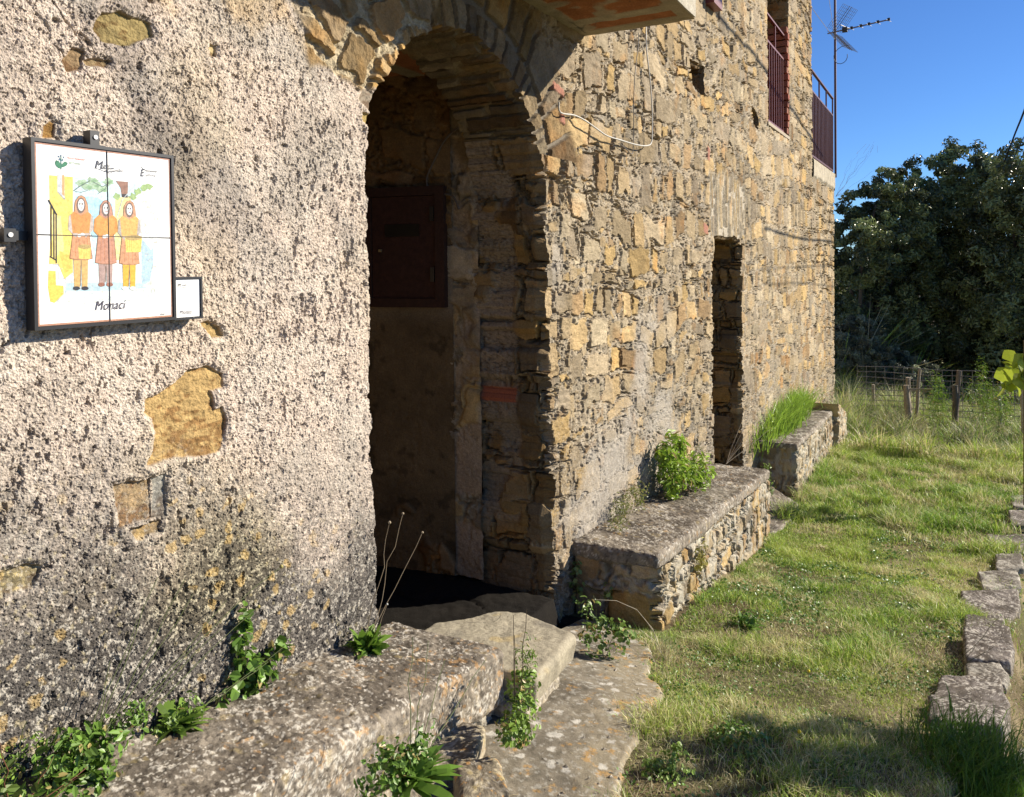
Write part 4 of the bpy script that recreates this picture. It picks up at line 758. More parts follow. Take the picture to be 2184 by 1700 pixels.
plant('weed','yellowish leafy weed against the front of the middle bench','weed',(4.75,1.33,-1.93),bush=[(0,0,.12,.10,.03,.12,260,.022,.6)],stems=[arc(0,0,.2)],col=C(.27,.28,.07))
plant('pennywort','round-leaved pennywort hanging on the near corner of the middle bench','plant',(4.03,1.84,-1.75),bush=[(0,0,-.02,.03,.05,.11,60,.03,.95),(.0,-.19,-.05,.02,.03,.07,16,.032,.95)],stems=[arc(0,0,-.1),arc(0,-.19,-.09)],col=C(.17,.26,.09))
plant('grass_tuft','long arching green grass tuft growing on the farthest bench','grass tuft',(10.3,1.80,-2.04),grass=(2200,.36,.011,.62,.07),col=C(.26,.40,.055),bush=[(-1.0,-.02,.12,.25,.08,.14,300,.04,.5)])
pt=gp(2075,1650,0.); plant('grass_tuft','thick dark green grass tuft at the near end of the kerb, bottom right','grass tuft',(pt[0],pt[1],float(G0(pt[0]))-.03),grass=(2600,.15,.0042,.13,.10),col=C(.115,.22,.025))
pt=gp(1480,1590); plant('clover_patch','round patch of small pale green clover at the edge of the concrete apron','clover',(pt[0],pt[1],gz(pt[0],pt[1])),bush=[(0,0,.02,.13,.10,.025,700,.015,.85)],col=C(.17,.29,.06)) if 0 else None
pt=gp(1430,1665); plant('clover_patch','small pale green clover patch at the edge of the concrete apron, bottom edge','clover',(pt[0],pt[1],float(gz(pt[0],pt[1]))),bush=[(0,0,.02,.10,.09,.025,700,.014,.85)],col=C(.17,.29,.06))
pt=gp(1580,1600); plant('clover_patch','darker clover patch on the grass right of the pale one','clover',(pt[0],pt[1],float(gz(pt[0],pt[1]))),bush=[(0,0,.02,.12,.12,.03,700,.015,.8)],col=C(.11,.22,.05))
pt=gp(1590,1340); plant('weed','dark broad-leaved weed tuft in the middle of the grass','weed',(pt[0],pt[1],float(gz(pt[0],pt[1]))),rosette=(50,.10,.022,(.2,1.2)),bush=[(0,0,.04,.10,.10,.035,200,.02,.5)],col=C(.09,.19,.03))
pt=gp(2020,1440); plant('weed','feathery dark weed with long thin stalks leaning over the kerb','weed',(pt[0],pt[1],float(gz(pt[0],pt[1]))),bush=[(0,0,.04,.10,.10,.04,900,.011,.3)],stems=[arc(.0,-.20,.20),arc(.10,-.22,.30),arc(.05,-.12,.16)],col=C(.10,.17,.04),stemcol=(.10,.11,.05))
# dry grass ears arching in front of the middle bench end
plant('dry_grass','dry pale grass ear arching in front of the dark end of the middle bench','dry grass',(3.62,1.20,-1.88),stems=[np.array([[0,0,0],[-.03,.04,.14],[-.08,.10,.24],[-.14,.18,.29],[-.2,.27,.30]]),np.array([[0,0,0],[-.05,.03,.10],[-.10,.08,.16]]),np.array([[0,0,0],[.0,.05,.12],[-.03,.10,.2]])],grass=(60,.12,.002,.03,.03),col=C(.42,.36,.22),stemcol=(.50,.44,.32))
plant('dry_grass','bare thin dry stalks crossing the narrow doorway','dry grass',(7.25,1.80,-1.85),stems=[arc(.35,-.2,.55),arc(.45,-.2,.75),arc(.25,-.2,.35),arc(.6,-.3,.25),arc(.5,-.25,.9),arc(.7,-.3,.45)],stemcol=(.40,.33,.24))
plant('dry_shrub','leafless dry shrub sprouting from the top corner of the far wall','dry shrub',(15.66,1.86,1.15),stems=[arc(.3,-.5,.75,9,wob=.04),arc(.4,-.6,.9,9,wob=.04),arc(.3,-.35,.85,9,wob=.04),arc(.5,-.75,.6,9,wob=.04),arc(.5,-.8,.35,9,wob=.03),arc(.35,-.62,1.0,9,wob=.04),arc(.2,-.25,.7,9,wob=.03),arc(.5,-.55,.8,9,wob=.05)]+[np.array([[.4,-.55,.8],[.45+.1*a,-.6-.05*a,.95+.03*a]])+np.array([0,.12*a,0]) for a in(-1,0,1,2)],stemcol=(.30,.24,.19))
# tiny yellow flowers dotted about
k=[(1250,1560),(1765,1640),(1700,1560),(2100,1480),(1725,1450),(1660,1255)]
for (x,y),lb in zip([(1725,1450),(2010,1590),(1705,1590)],['in the middle of the grass','beside the near kerb stone','in the shaded near grass']):
    pt=gp(x,y); plant('yellow_flower','tiny yellow flower '+lb,'flower',(pt[0],pt[1],float(gz(pt[0],pt[1]))),'tiny yellow flowers in the grass',stems=[arc(0,0,.04,4,wob=.001)],flowers=[((0,0,.045),.007,(.75,.6,.03))])
print('plants',round(time.time()-T0,1))
# ------------------------------------------------------------------ trees and shrubs
def tree(name,label,cat,base,h,crown,nleaf,size,col,group=None,seed=0,asp=.42,trunkr=.18,m=M_oak,trunk=True,core=.6):
    """crown = list of lobes (x,y,z,rx,ry,rz) relative to base; leaves gather in many small clumps near the lobe surfaces"""
    g_=np.random.default_rng(seed); base=np.array(base,float); o=empty(name,base,label,cat,group)
    if trunk:
        mb=MB(); top=np.array([0,0,h*.55]); mb.tube(base+np.array([[0,0,-.3],[.05,.03,h*.15],[-.05,.05,h*.35],top]),[trunkr*1.3,trunkr,trunkr*.8,trunkr*.5],9,(.16,.13,.10))
        for (x,y,z,rx,ry,rz) in crown[:10]:
            e=np.array([x,y,z]); s=np.array([0,0,h*.2]); mb.tube(base+np.stack([s,s*.5+e*.5+g_.normal(0,.15,3),e]),[trunkr*.5,trunkr*.3,.03],6,(.16,.13,.10))
        mb.build('trunk',M_bark,o,True)
    vol=np.array([c[3]*c[4]*c[5] for c in crown])**.67; vol/=vol.sum(); gb=GB()
    for (x,y,z,rx,ry,rz),fr in zip(crown,vol):
        ncl=max(6,int(nleaf*fr/90)); d=g_.normal(size=(ncl,3)); d/=np.linalg.norm(d,axis=1)[:,None]; rad=.62+.42*g_.random(ncl)
        cc=base+np.array([x,y,z])+d*rad[:,None]*[rx,ry,rz]; cr=(.16+.16*g_.random(ncl))*min(1.6,(rx*ry*rz)**(1/3))*.8
        k=90; p=g_.normal(size=(ncl,k,3)); p/=np.linalg.norm(p,axis=2)[...,None]; p*=(g_.random((ncl,k,1))**.4)*cr[:,None,None]*[1,1,.85]; P=(cc[:,None]+p).reshape(-1,3)
        Nn=p.reshape(-1,3)/cr.repeat(k)[:,None]+g_.normal(0,.6,(ncl*k,3))+[0,0,.3]; tone=(.35+1.1*g_.random(ncl)**1.5).repeat(k)*(.75+.5*g_.random(ncl*k))
        gb.add(*leaves(P,Nn,size*(.6+.8*g_.random(ncl*k)),np.asarray(col)*tone[:,None],asp=asp))
    f=gb.build('crown',m,o); return o
def lobes(pts,X,rs,zc=0):
    out=[]
    for (x,y,r) in pts: 
        p=at_x(x,y,X); out.append((p[0],p[1],p[2],r*1.1,r,r*.9))
    return out
gT=-3.4
def mk(name,label,pts,X,n,size,col,seed,grp='evergreen trees beyond the fence',**kw):
    L=lobes(pts,X,0); c=np.mean([[l[0],l[1]] for l in L],0); b=np.array([c[0],c[1],gT-.3]); r_=np.random.default_rng(seed)
    L=[(l[0]-b[0]+r_.normal(0,.5),l[1]-b[1],l[2]-b[2],*l[3:]) for l in L]; return tree(name,label,kw.pop('cat','tree'),b,max(l[2]+l[5] for l in L),L,n,size,col,grp,seed,**kw)
OAK=C(.21,.25,.095)
mk('evergreen_tree','tall broad dark evergreen tree with a rounded crown, in the middle beyond the fence',[(1975,400,1.0),(2050,370,1.0),(2090,430,1.2),(1960,480,1.2),(2030,520,1.4),(2000,600,1.4),(2080,620,1.4),(1950,680,1.2),(2040,720,1.3),(2110,520,1.2),(2070,385,.8)],24,75000,.10,OAK,1)
mk('evergreen_tree','lower left lobe of dark evergreen leaves next to the far corner of the house',[(1905,410,.75),(1870,440,.8),(1800,500,.8),(1850,540,1.0),(1800,620,1.1),(1900,600,1.1),(1860,700,1.2),(1790,720,1.0),(1930,500,1.0)],22.5,60000,.095,OAK*1.05,2)
mk('evergreen_tree','dark evergreen tree cut by the right edge of the photo, behind the cables',[(2150,390,.9),(2200,400,1.1),(2230,480,1.4),(2160,500,1.2),(2180,600,1.4),(2150,700,1.3),(2240,700,1.5),(2230,600,1.4),(2290,420,1.4),(2300,560,1.5)],23,65000,.095,OAK,3)
mk('silvery_bush','grey-green silvery bushes low at the foot of the trees beside the house corner',[(1800,760,.55),(1850,770,.55),(1900,790,.5),(1830,720,.5),(1960,800,.45)],19.5,30000,.06,C(.26,.29,.18),4,grp=None,cat='bush',trunk=False,m=M_leaf)
mk('dark_scrub','low dark scrub closing the view under the trees',[(1800,820,.9),(1900,800,1.0),(2000,780,1.0),(2080,790,1.0),(2160,770,1.1),(2250,780,1.2),(1960,850,.8),(1720,800,1.0),(1850,860,.7),(2050,850,.8),(2130,845,.8),(2200,850,.8),(1900,850,.7)],23.5,70000,.10,OAK*.8,5,grp=None,cat='bush',trunk=False)
def fennel(x,y,X,lb,s=1.,h=.9):
    p=at_x(x,y,X); return plant('fennel',lb,'fennel',(p[0],p[1],float(G0(X))),'feathery fennel plants along the fence',bush=[(0,0,h*.45,.22*s,.22*s,h*.45,1500,.05,.12),(0,0,h*.85,.10*s,.1*s,h*.25,260,.05,.14)],stems=[arc(0,0,h),arc(.1,.1,h*.8),arc(-.1,-.1,h*.85)],col=C(.15,.27,.045))
fennel(2000,860,14.6,'feathery fennel between the leaning post and the next post to its right')
fennel(2095,850,14.4,'tall feathery fennel in front of the mesh right of the dark post',1.1,1.15)
fennel(2130,870,14.8,'fennel clump nearest the vine at the right edge',1.2,.8)
# ------------------------------------------------------------------ fence
FX=15.6
fn=empty('wire_fence',(FX,.6,-2.9),'rusty square-mesh wire fence on rough wooden posts in front of the dark trees','fence')
C7=lambda cx,cy:((1960+cx/2.833)*.8531,(700+cy/2.833)*.8531)
def fpost(a,b,X,r,col=(.30,.25,.19)):
    A=at_x(*C7(*a),X);B=at_x(*C7(*b),X); A[2]-=.15; mb=MB(); t=np.linspace(0,1,6)[:,None]; P=A+(B-A)*t; P[1:-1]+=rng.normal(0,.008,(4,3)); mb.tube(P,[r*1.1,r,r*.95,r,r*.9,r*.85],7,col); mb.build('post',M_wood,fn,True)
fpost((905,1060),(865,745),FX-.8,.055); fpost((885,900),(878,690),FX,.045); fpost((925,1000),(962,630),FX,.030); fpost((1215,1010),(1240,640),FX,.045,(.20,.16,.12)); fpost((1218,1010),(1212,745),FX-.3,.05,(.12,.10,.08)); fpost((1528,1000),(1526,755),FX-.2,.03,(.34,.32,.28)); fpost((1697,1075),(1683,600),FX-1.5,.03,(.34,.3,.25)); fpost((640,1010),(632,740),FX+.1,.03)
mb=MB(); A=at_x(*C7(868,775),FX-.8); mb.tube([A,A+np.array([0,-.40,.03])],.022,6,(.32,.27,.2)); mb.build('rail',M_wood,fn,True)
mb=MB(); ya,yb=at_x(1830,800,FX)[1],-3.2; zt=at_x(2040,790,FX)[2]; z0=float(G0(FX))-.05
for i in range(11):
    z=z0+(zt-z0)*i/10; P=np.array([[FX,y_,z+.01*math.sin(y_*5+i)] for y_ in np.linspace(ya,yb,26)]); mb.tube(P,.006,4,(.30,.27,.24))
y_=ya
while y_>yb: mb.tube([[FX-.004,y_,z0],[FX-.004,y_+.01,zt]],.005,4,(.30,.27,.24)); y_-=.15
mb.build('wire_mesh',M_galv,fn)
# vine at the right edge
vp=at_x(2183,800,9.5)
vn=empty('grape_vine',(vp[0],vp[1],float(G0(9.5))),'bright yellow-green vine leaves on a stake at the right edge of the photo','vine')
mb=MB(); mb.tube([[vp[0],vp[1]-.02,-2.5],[vp[0],vp[1]-.02,vp[2]+.35]],.022,7,(.14,.11,.08)); mb.build('stake',M_wood,vn,True)
gb=GB(); PP=np.array([at_x(x,y,9.5+dx) for x,y,dx in [(2148,775,0),(2158,790,.1),(2142,800,.05),(2168,770,-.05),(2178,790,0),(2150,822,.1),(2163,815,.15),(2180,812,0),(2188,770,0),(2195,800,0),(2138,830,.12),(2172,832,.1),(2200,830,0),(2210,790,.1),(2155,760,.1)]]); 
for dx in(0,):
    n=len(PP); P6=[];fa=rng.normal(size=(n,3))*.5+[-.6,-.5,.4]; 
    for a_ in range(n):
        N_=fa[a_]/np.linalg.norm(fa[a_]); u=np.cross(N_,[0,0,1.]);u/=np.linalg.norm(u);w=np.cross(N_,u); k=np.arange(15); rad=.085*(.72+.28*np.abs(np.cos(k*np.pi/3.0)))*(.75+.5*rng.random()); ang=k*2*np.pi/15+.3; V=PP[a_]+u*(np.cos(ang)*rad)[:,None]+w*(np.sin(ang)*rad)[:,None]+N_*(.012*np.cos(ang*2))[:,None]
        V=np.vstack([PP[a_],V]); Tt=np.array([[0,1+i,1+(i+1)%15] for i in range(15)]); gb.add(V,np.zeros((0,4),int),Tt,np.tile(C(.38,.46,.05)*(.6+.6*rng.random()),(16,1)))
gb.build('leaves',M_leaf,vn)
mb=MB(); mb.tube([PP[0],PP[4],PP[7]],.005,5,(.2,.2,.06)); mb.tube([PP[5],PP[6],PP[7]],.005,5,(.2,.2,.06)); mb.build('shoot',M_stem,vn,True)
# ------------------------------------------------------------------ antenna
C6=lambda cx,cy:((1880+cx/3.8625)*.8531,(cy/3.8625)*.8531)
ax_,ay_=15.66,1.86
an=empty('tv_antenna',(ax_,ay_,1.9),'television antenna with a mesh corner reflector on a dark mast above the terrace','antenna')
mb=MB(); mb.tube([[ax_,ay_,1.50],[ax_,ay_,3.0],[ax_,ay_,5.6]],.021,9,(.10,.035,.03)); mb.build('mast',M_iron,an,True)
b0=wallp(*C6(730,325),1.84); b1_=np.array(b0)+0; e0=ray(*C6(1330,188)); e1=e0*(b0[2]/e0[2]); bd_=e1-b0; bl=np.linalg.norm(bd_); bu=bd_/bl
mb=MB(); mb.tube([b0,e1],.011,6,(.18,.17,.17)); mb.build('boom',M_galv,an,True)
side_=np.cross(bu,[0,0,1.]); side_/=np.linalg.norm(side_)
for t in(.40,.55,.68,.82,.985):
    c=b0+bd_*t; mb=MB(); mb.box((-.02,-.02,-.02),(.02,.02,.02),(.05,.05,.05),o=c+[0,0,.005]); mb.tube([c-side_*.09-[0,0,.015],c+side_*.09-[0,0,.015]],.004,5,(.25,.25,.26)); mb.build('director',M_galv,an)
c=b0+bd_*.29; mb=MB(); mb.box((-.05,-.04,-.035),(.05,.04,.035),(.04,.04,.04),o=c); mb.tube([c-side_*.15,c-side_*.15+[0,0,.05],c+side_*.15+[0,0,.05],c+side_*.15],.006,5,(.05,.05,.05)); mb.build('dipole',M_plastic,an)
for sg in(1,-1):
    mb=MB(); h0=b0+bu*.10; v=(bu*.42+np.array([0,0,sg*.50])); v=v/np.linalg.norm(v)*.46; 
    for k in np.linspace(-1,1,10): mb.tube([h0+side_*.26*k+v*.08,h0+side_*.26*k+v],.0028,4,(.20,.2,.21))
    for k in np.linspace(.08,1,9): mb.tube([h0-side_*.26+v*k,h0+side_*.26+v*k],.0028,4,(.20,.2,.21))
    for k in(-.12,.12): mb.tube([h0+side_*k*.3,h0+side_*k*.3+v*1.02],.006,4,(.22,.22,.23))
    mb.build('mesh_reflector',M_galv,an)
mb=MB(); t=np.linspace(0,np.pi*1.6,14); lp=np.array([ax_-.05,ay_-.05,b0[2]-.02])+np.c_[0*t,-.16*np.cos(t)-.03*t,-.20-.18*np.sin(t+.2)*0-.0*t]+np.c_[0*t,0*t,-.16*np.sin(t)+.1]; mb.tube(lp,.006,5,(.06,.06,.06)); mb.build('loop_cable',M_plastic,an,True)
gw=MB(); A=np.array([ax_,ay_,b0[2]+.18]); gw.tube([A,np.array([13.0,2.2,b0[2]+.55])],.005,4,(.4,.4,.4)); gw.tube([A,np.array([14.2,1.9,b0[2]+1.4])],.004,4,(.5,.5,.5)); gw.build('guy_wire',M_galv,an)
# ------------------------------------------------------------------ cables
def cable(name,label,pts,r,col,mt=M_plastic,smooth=4):
    P=np.array(pts,float); n=len(P); t=np.arange(n); tt=np.linspace(0,n-1,(n-1)*smooth+1); 
    i=np.clip(np.floor(tt).astype(int),0,n-2); f=(tt-i)[:,None]; g=lambda k:P[np.clip(k,0,n-1)]
    Q=.5*((2*g(i))+(-g(i-1)+g(i+1))*f+(2*g(i-1)-5*g(i)+4*g(i+1)-g(i+2))*f**2+(-g(i-1)+3*g(i)-3*g(i+1)+g(i+2))*f**3)
    mb=MB(); mb.tube(Q,r,7,col); o=mb.build(name,mt,None,True); return tag(o,label,'cable')
C3=lambda cx,cy:((1300+cx/2.427)*.8531,(cy/2.427)*.8531)
cable('loose_cable','white cable hanging in a loop on the rubble wall beside the arched doorway',[wallp(*C3(*p),1.865-.012*k) for k,p in enumerate([(765,150),(768,300),(788,480),(800,640),(802,780),(797,865),(765,885),(700,877),(610,850),(530,825),(470,785),(400,735),(330,700),(245,683),(236,620)][::1]) for k in [0 if k<1 else (2 if k<12 else 0)]],.0048,(.48,.46,.41))
cable('thin_wire','thin dark wire standing off the rubble wall left of the white cable loop',[wallp(*C3(*p),1.86) for p in [(720,200),(715,300),(700,420),(690,600),(690,740),(688,860),(680,935),(640,900),(600,870)]],.0028,(.10,.09,.08))
nrm=nn
def onj(cx,cy,off=.03):
    x,y=(700+cx/2.73)*.8531,(cy/2.73)*.8531; r=ray(x,y); q_=p0+nrm*off; return r*((q_@nn)/(r@nn))
cable('loose_cable','dark cable looping down inside the arched doorway above the wooden hatch',[onj(*p) for p in [(1530,775),(1400,782),(1250,850),(1130,950),(1050,1100),(1000,1220),(1020,1290),(1080,1320),(1180,1340),(1220,1430)]],.006,(.13,.10,.07))
cable('overhead_cable','twisted black overhead cable at the right edge, the leftmost of three against the sky',[at_x(2215,150,12),at_x(2184,238,15),at_x(2165,285,18),at_x(2142,345,21)],.016,(.02,.02,.02))
cable('overhead_cable','thin straight overhead cable, the middle of three at the right edge',[at_x(2230,220,12),at_x(2184,292,15),at_x(2160,345,19),at_x(2145,385,22)],.007,(.02,.02,.02))
cable('overhead_cable','thin straight overhead cable, rightmost of three at the right edge',[at_x(2230,250,12),at_x(2184,325,15),at_x(2165,375,18),at_x(2150,410,21)],.007,(.02,.02,.02))
# service cable in the air whose shadow crosses the facade
wp=[np.array([x,D,z]) for x,z in((5.2,2.30),(7.155,2.249),(9.5,2.19),(12.9,1.857),(14.2,1.72))]
cable('service_cable','black service cable strung along the street in front of the house',[w_+SUN*(3.2/abs(SUN[1])) for w_ in wp],.020,(.02,.02,.02))
# ------------------------------------------------------------------ wooden hatch in the doorway recess
ht=empty('wooden_hatch',p0+dn*.28+nn*.03,'small dark brown wooden hatch with a vent slot, inside the arched doorway','hatch')
Mh=np.array([dn,nn,[0,0,1.]])
def hb(name,lo,hi,c,parent=ht,o=None,mt=M_wood):
    mb=MB(); mb.box(lo,hi,c,M=Mh,o=p0); return mb.build(name,mt,parent)
WC=(.05,.022,.013)
mb=MB()
for lo,hi in [((.03,.005,-.245),(.085,.055,.435)),((.485,.005,-.245),(.54,.055,.435)),((.0852,.005,.385),(.4848,.055,.435)),((.0852,.005,-.245),(.4848,.055,-.195))]: mb.box(lo,hi,WC,M=Mh,o=p0)
mb.build('frame',M_wood,ht)
pn=hb('door_panel',(.088,.005,-.192),(.482,.042,.382),(.052,.021,.013))
hb('vent',(.185,.0425,.155),(.40,.047,.225),(.008,.007,.006),pn,mt=M_black)
for z in(-.10,.24): hb('hinge',(.092,.0425,z),(.115,.056,z+.08),(.03,.025,.02),pn,mt=M_black)
hb('knob',(.42,.0425,.07),(.435,.06,.085),(.3,.22,.1),pn,mt=M_galv)
# ------------------------------------------------------------------ framed tile sign
YS=1.845                                   # plane of the tiles
CS=lambda cx,cy:((60+cx/3.269)*.8531,(320+cy/3.269)*.8531)
def sg(cx,cy,off=0): 
    return wallp(*CS(cx,cy),YS-off)
sign=empty('tile_sign',(1.30,1.86,-.15),'framed sign of four painted tiles showing three hooded figures, on the roughcast wall','sign')
x0,x1=sg(88,600)[0],sg(1205,800)[0]; zt_=sg(90,105)[2]; zb_=sg(118,1610)[2]
zt_=.5*(sg(90,105)[2]+sg(1195,250)[2]); zb_=.5*(sg(118,1615)[2]+sg(1205,1555)[2]); fw_=.008
mb=MB(); BK=(.018,.018,.020)
for lo,hi in [((x0-fw_,YS-.004,zb_-fw_),(x0,YS+.030,zt_+fw_)),((x1,YS-.004,zb_-fw_),(x1+fw_,YS+.030,zt_+fw_)),((x0,YS-.0038,zt_),(x1,YS+.030,zt_+fw_)),((x0,YS-.0038,zb_-fw_),(x1,YS+.030,zb_)),((x0,YS+.006,zb_),(x1,YS+.012,zt_))]: mb.box(lo,hi,BK)
mb.build('frame',M_black,sign)
xm_=sg(690,900)[0]; zm_=.5*(sg(105,858)[2]+sg(1180,908)[2])
for a_,b_,c_,d_ in((x0+.001,xm_-.0009,zb_+.001,zm_-.0009),(xm_+.0009,x1-.001,zb_+.001,zm_-.0009),(x0+.001,xm_-.0009,zm_+.0009,zt_-.001),(xm_+.0009,x1-.001,zm_+.0009,zt_-.001)):
    V,F,N=boxgrid((a_,YS,c_),(b_,YS+.0055,d_),.0009,.02); mesh('tile',V,F,M_tile,sign,np.tile(C(.80,.80,.785),(len(V),1)),False)
# painting: thin layers of flat colour on the glaze, cut where the joints run
lay=[0]
def pl(parts,name,pix,c,ins=True):
    pass
class Paint:
    def __init__(s): s.mb=MB(); s.k=0
    def poly(s,pts,c,raw=False):
        s.k+=1; off=.0003+s.k*.000004; P=np.array([sg(*p,off) for p in pts]) if not raw else np.array([[p[0],YS-off,p[1]] for p in pts])
        P[:,1]=YS-off
        c=tuple(k*.86 for k in c); n=len(P)
        import mathutils
        tri=mathutils.geometry.tessellate_polygon([[Vector((q_[0],q_[2],0)) for q_ in P]]); T_=np.array([t for t in tri])
        s.mb.add(P,T_,c); return s
    def line(s,pts,w,c):
        P=[np.array(sg(*p)) for p in pts]; s.k+=1; off=.0003+s.k*.000004
        for a,b in zip(P[:-1],P[1:]):
            d=b-a; n=np.array([-d[2],0,d[0]]); n/=np.linalg.norm(n)+1e-9; n*=w*.85; Q=np.array([a-n,b-n,b+n,a+n]); Q[:,1]=YS-off; s.mb.add(Q,[[0,1,2,3]],c)
        return s
p_=Paint()
bw=.0055; bc=(.46,.25,.17)
for a_,b_,c_,d_ in((x0,x1,zt_-bw,zt_-.001),(x0,x1,zb_+.001,zb_+bw)): p_.poly([(a_+.001,c_),(b_-.001,c_),(b_-.001,d_),(a_+.001,d_)],bc,True)
for a_,b_ in((x0+.001,x0+bw),(x1-bw,x1-.001)): p_.poly([(a_,zb_+bw),(b_,zb_+bw),(b_,zt_-bw),(a_,zt_-bw)],bc,True)
p_.mb.build('painted_border',M_paint,sign)
p_=Paint(); YL=(.80,.60,.16)
blob=lambda cx,cy,rx,ry,n=14,s=.12:[(cx+rx*math.cos(a)*(1+s*math.sin(a*5+cx)),cy+ry*math.sin(a)*(1+s*math.cos(a*4+cy))) for a in np.linspace(0,2*np.pi,n,endpoint=False)]
p_.poly([(400,400),(560,420),(900,440),(1030,470),(1040,520),(900,600),(760,620),(740,1100),(560,1120),(560,800),(400,560)],(.56,.72,.76))
p_.poly([(420,560),(560,560),(720,620),(720,900),(570,900),(440,700)],(.40,.62,.74))
p_.poly([(350,1110),(600,1130),(1000,1100),(1060,1250),(1110,1340),(1060,1400),(700,1420),(300,1440),(250,1400),(300,1300)],(.66,.72,.72))
p_.poly([(330,1270),(700,1260),(960,1270),(1010,1310),(700,1330),(310,1340)],(.45,.60,.68))
p_.poly([(960,900),(1060,950),(1060,1100),(1030,1250),(960,1300),(960,1100)],(.42,.57,.68))
p_.poly([(205,385),(400,400),(400,1180),(330,1235),(280,1110),(205,1110),(215,900)],YL)
p_.poly([(200,1165),(260,1170),(265,1270),(320,1280),(330,1350),(250,1430),(215,1420),(195,1300)],(.80,.56,.12))
p_.poly([(220,700),(300,720),(330,1000),(250,1060)],(.84,.68,.28))
p_.poly([(285,1000),(380,1050),(390,1150),(330,1190)],(.78,.50,.12))
p_.poly([(272,380),(330,382),(333,580),(272,520)],(.52,.54,.56)); p_.poly([(310,385),(330,385),(330,560),(312,540)],(.62,.34,.16)); p_.line([(272,520),(330,585),(335,570)],.0012,(.25,.27,.3))
p_.poly([(205,1112),(280,1115),(282,1230),(342,1235),(340,1350),(325,1355),(322,1290),(262,1285),(258,1170),(205,1160)],(.74,.75,.74)); p_.line([(205,1112),(280,1115),(282,1230),(342,1235),(338,1350),(265,1420)],.0007,(.25,.28,.32))
p_.poly([(745,570),(870,560),(880,640),(860,1080),(740,1080)],(.76,.66,.32))
for (x,y) in [(760,620),(800,600),(770,680),(790,720),(770,760),(830,590),(770,880),(790,960),(765,1020)]: p_.line([(x-14,y),(x,y+6),(x+16,y)],.0005,(.45,.36,.12))
p_.poly([(880,600),(940,530),(1040,490),(1060,560),(1080,700),(1090,900),(1040,1000),(960,900),(950,700)],(.74,.74,.70))
for k in range(44):
    x=960+((k*61)%130); y=540+((k*97)%820); 
    if y<900 or x>1000: p_.line([(x-16,y),(x-8,y-11),(x+8,y-12),(x+16,y),(x+6,y+11),(x-10,y+10),(x-16,y)],.0004,[(.40,.42,.40),(.55,.47,.28),(.35,.42,.50)][k%3])
for k in range(40):
    x=300+((k*83)%720); y=1150+((k*47)%290); p_.line([(x-16,y),(x,y-6),(x+16,y),(x,y+6)],.0004,[(.50,.47,.42),(.60,.50,.38),(.42,.50,.56)][k%3])
for (x,y,a_) in [(470,450,1),(590,470,-1),(690,440,1),(520,480,1),(640,500,1),(560,430,1)]: p_.poly(blob(x,y,44,30,12,.3),(.36,.48,.34)); p_.poly(blob(x+12,y+4,26,14,10,.4),(.24,.38,.22))
for (x,y) in [(930,520),(980,490),(760,560),(890,560),(1020,480)]: p_.poly(blob(x,y,30,26,10,.4),(.33,.45,.20))
p_.line([(402,515),(450,480),(540,430)],.0012,(.10,.12,.12)); p_.line([(415,520),(470,525),(520,510)],.0008,(.10,.12,.12)); p_.line([(690,455),(640,480),(560,440)],.001,(.10,.12,.12)); p_.line([(690,440),(660,500),(600,540)],.0008,(.10,.12,.12))
p_.poly([(750,432),(850,440),(850,500),(845,560),(800,560),(790,490)],(.30,.17,.12)); p_.poly([(800,540),(845,540),(848,570),(800,565)],(.06,.05,.05))
p_.line([(915,460),(860,520),(800,590),(760,730)],.0012,(.42,.46,.48))
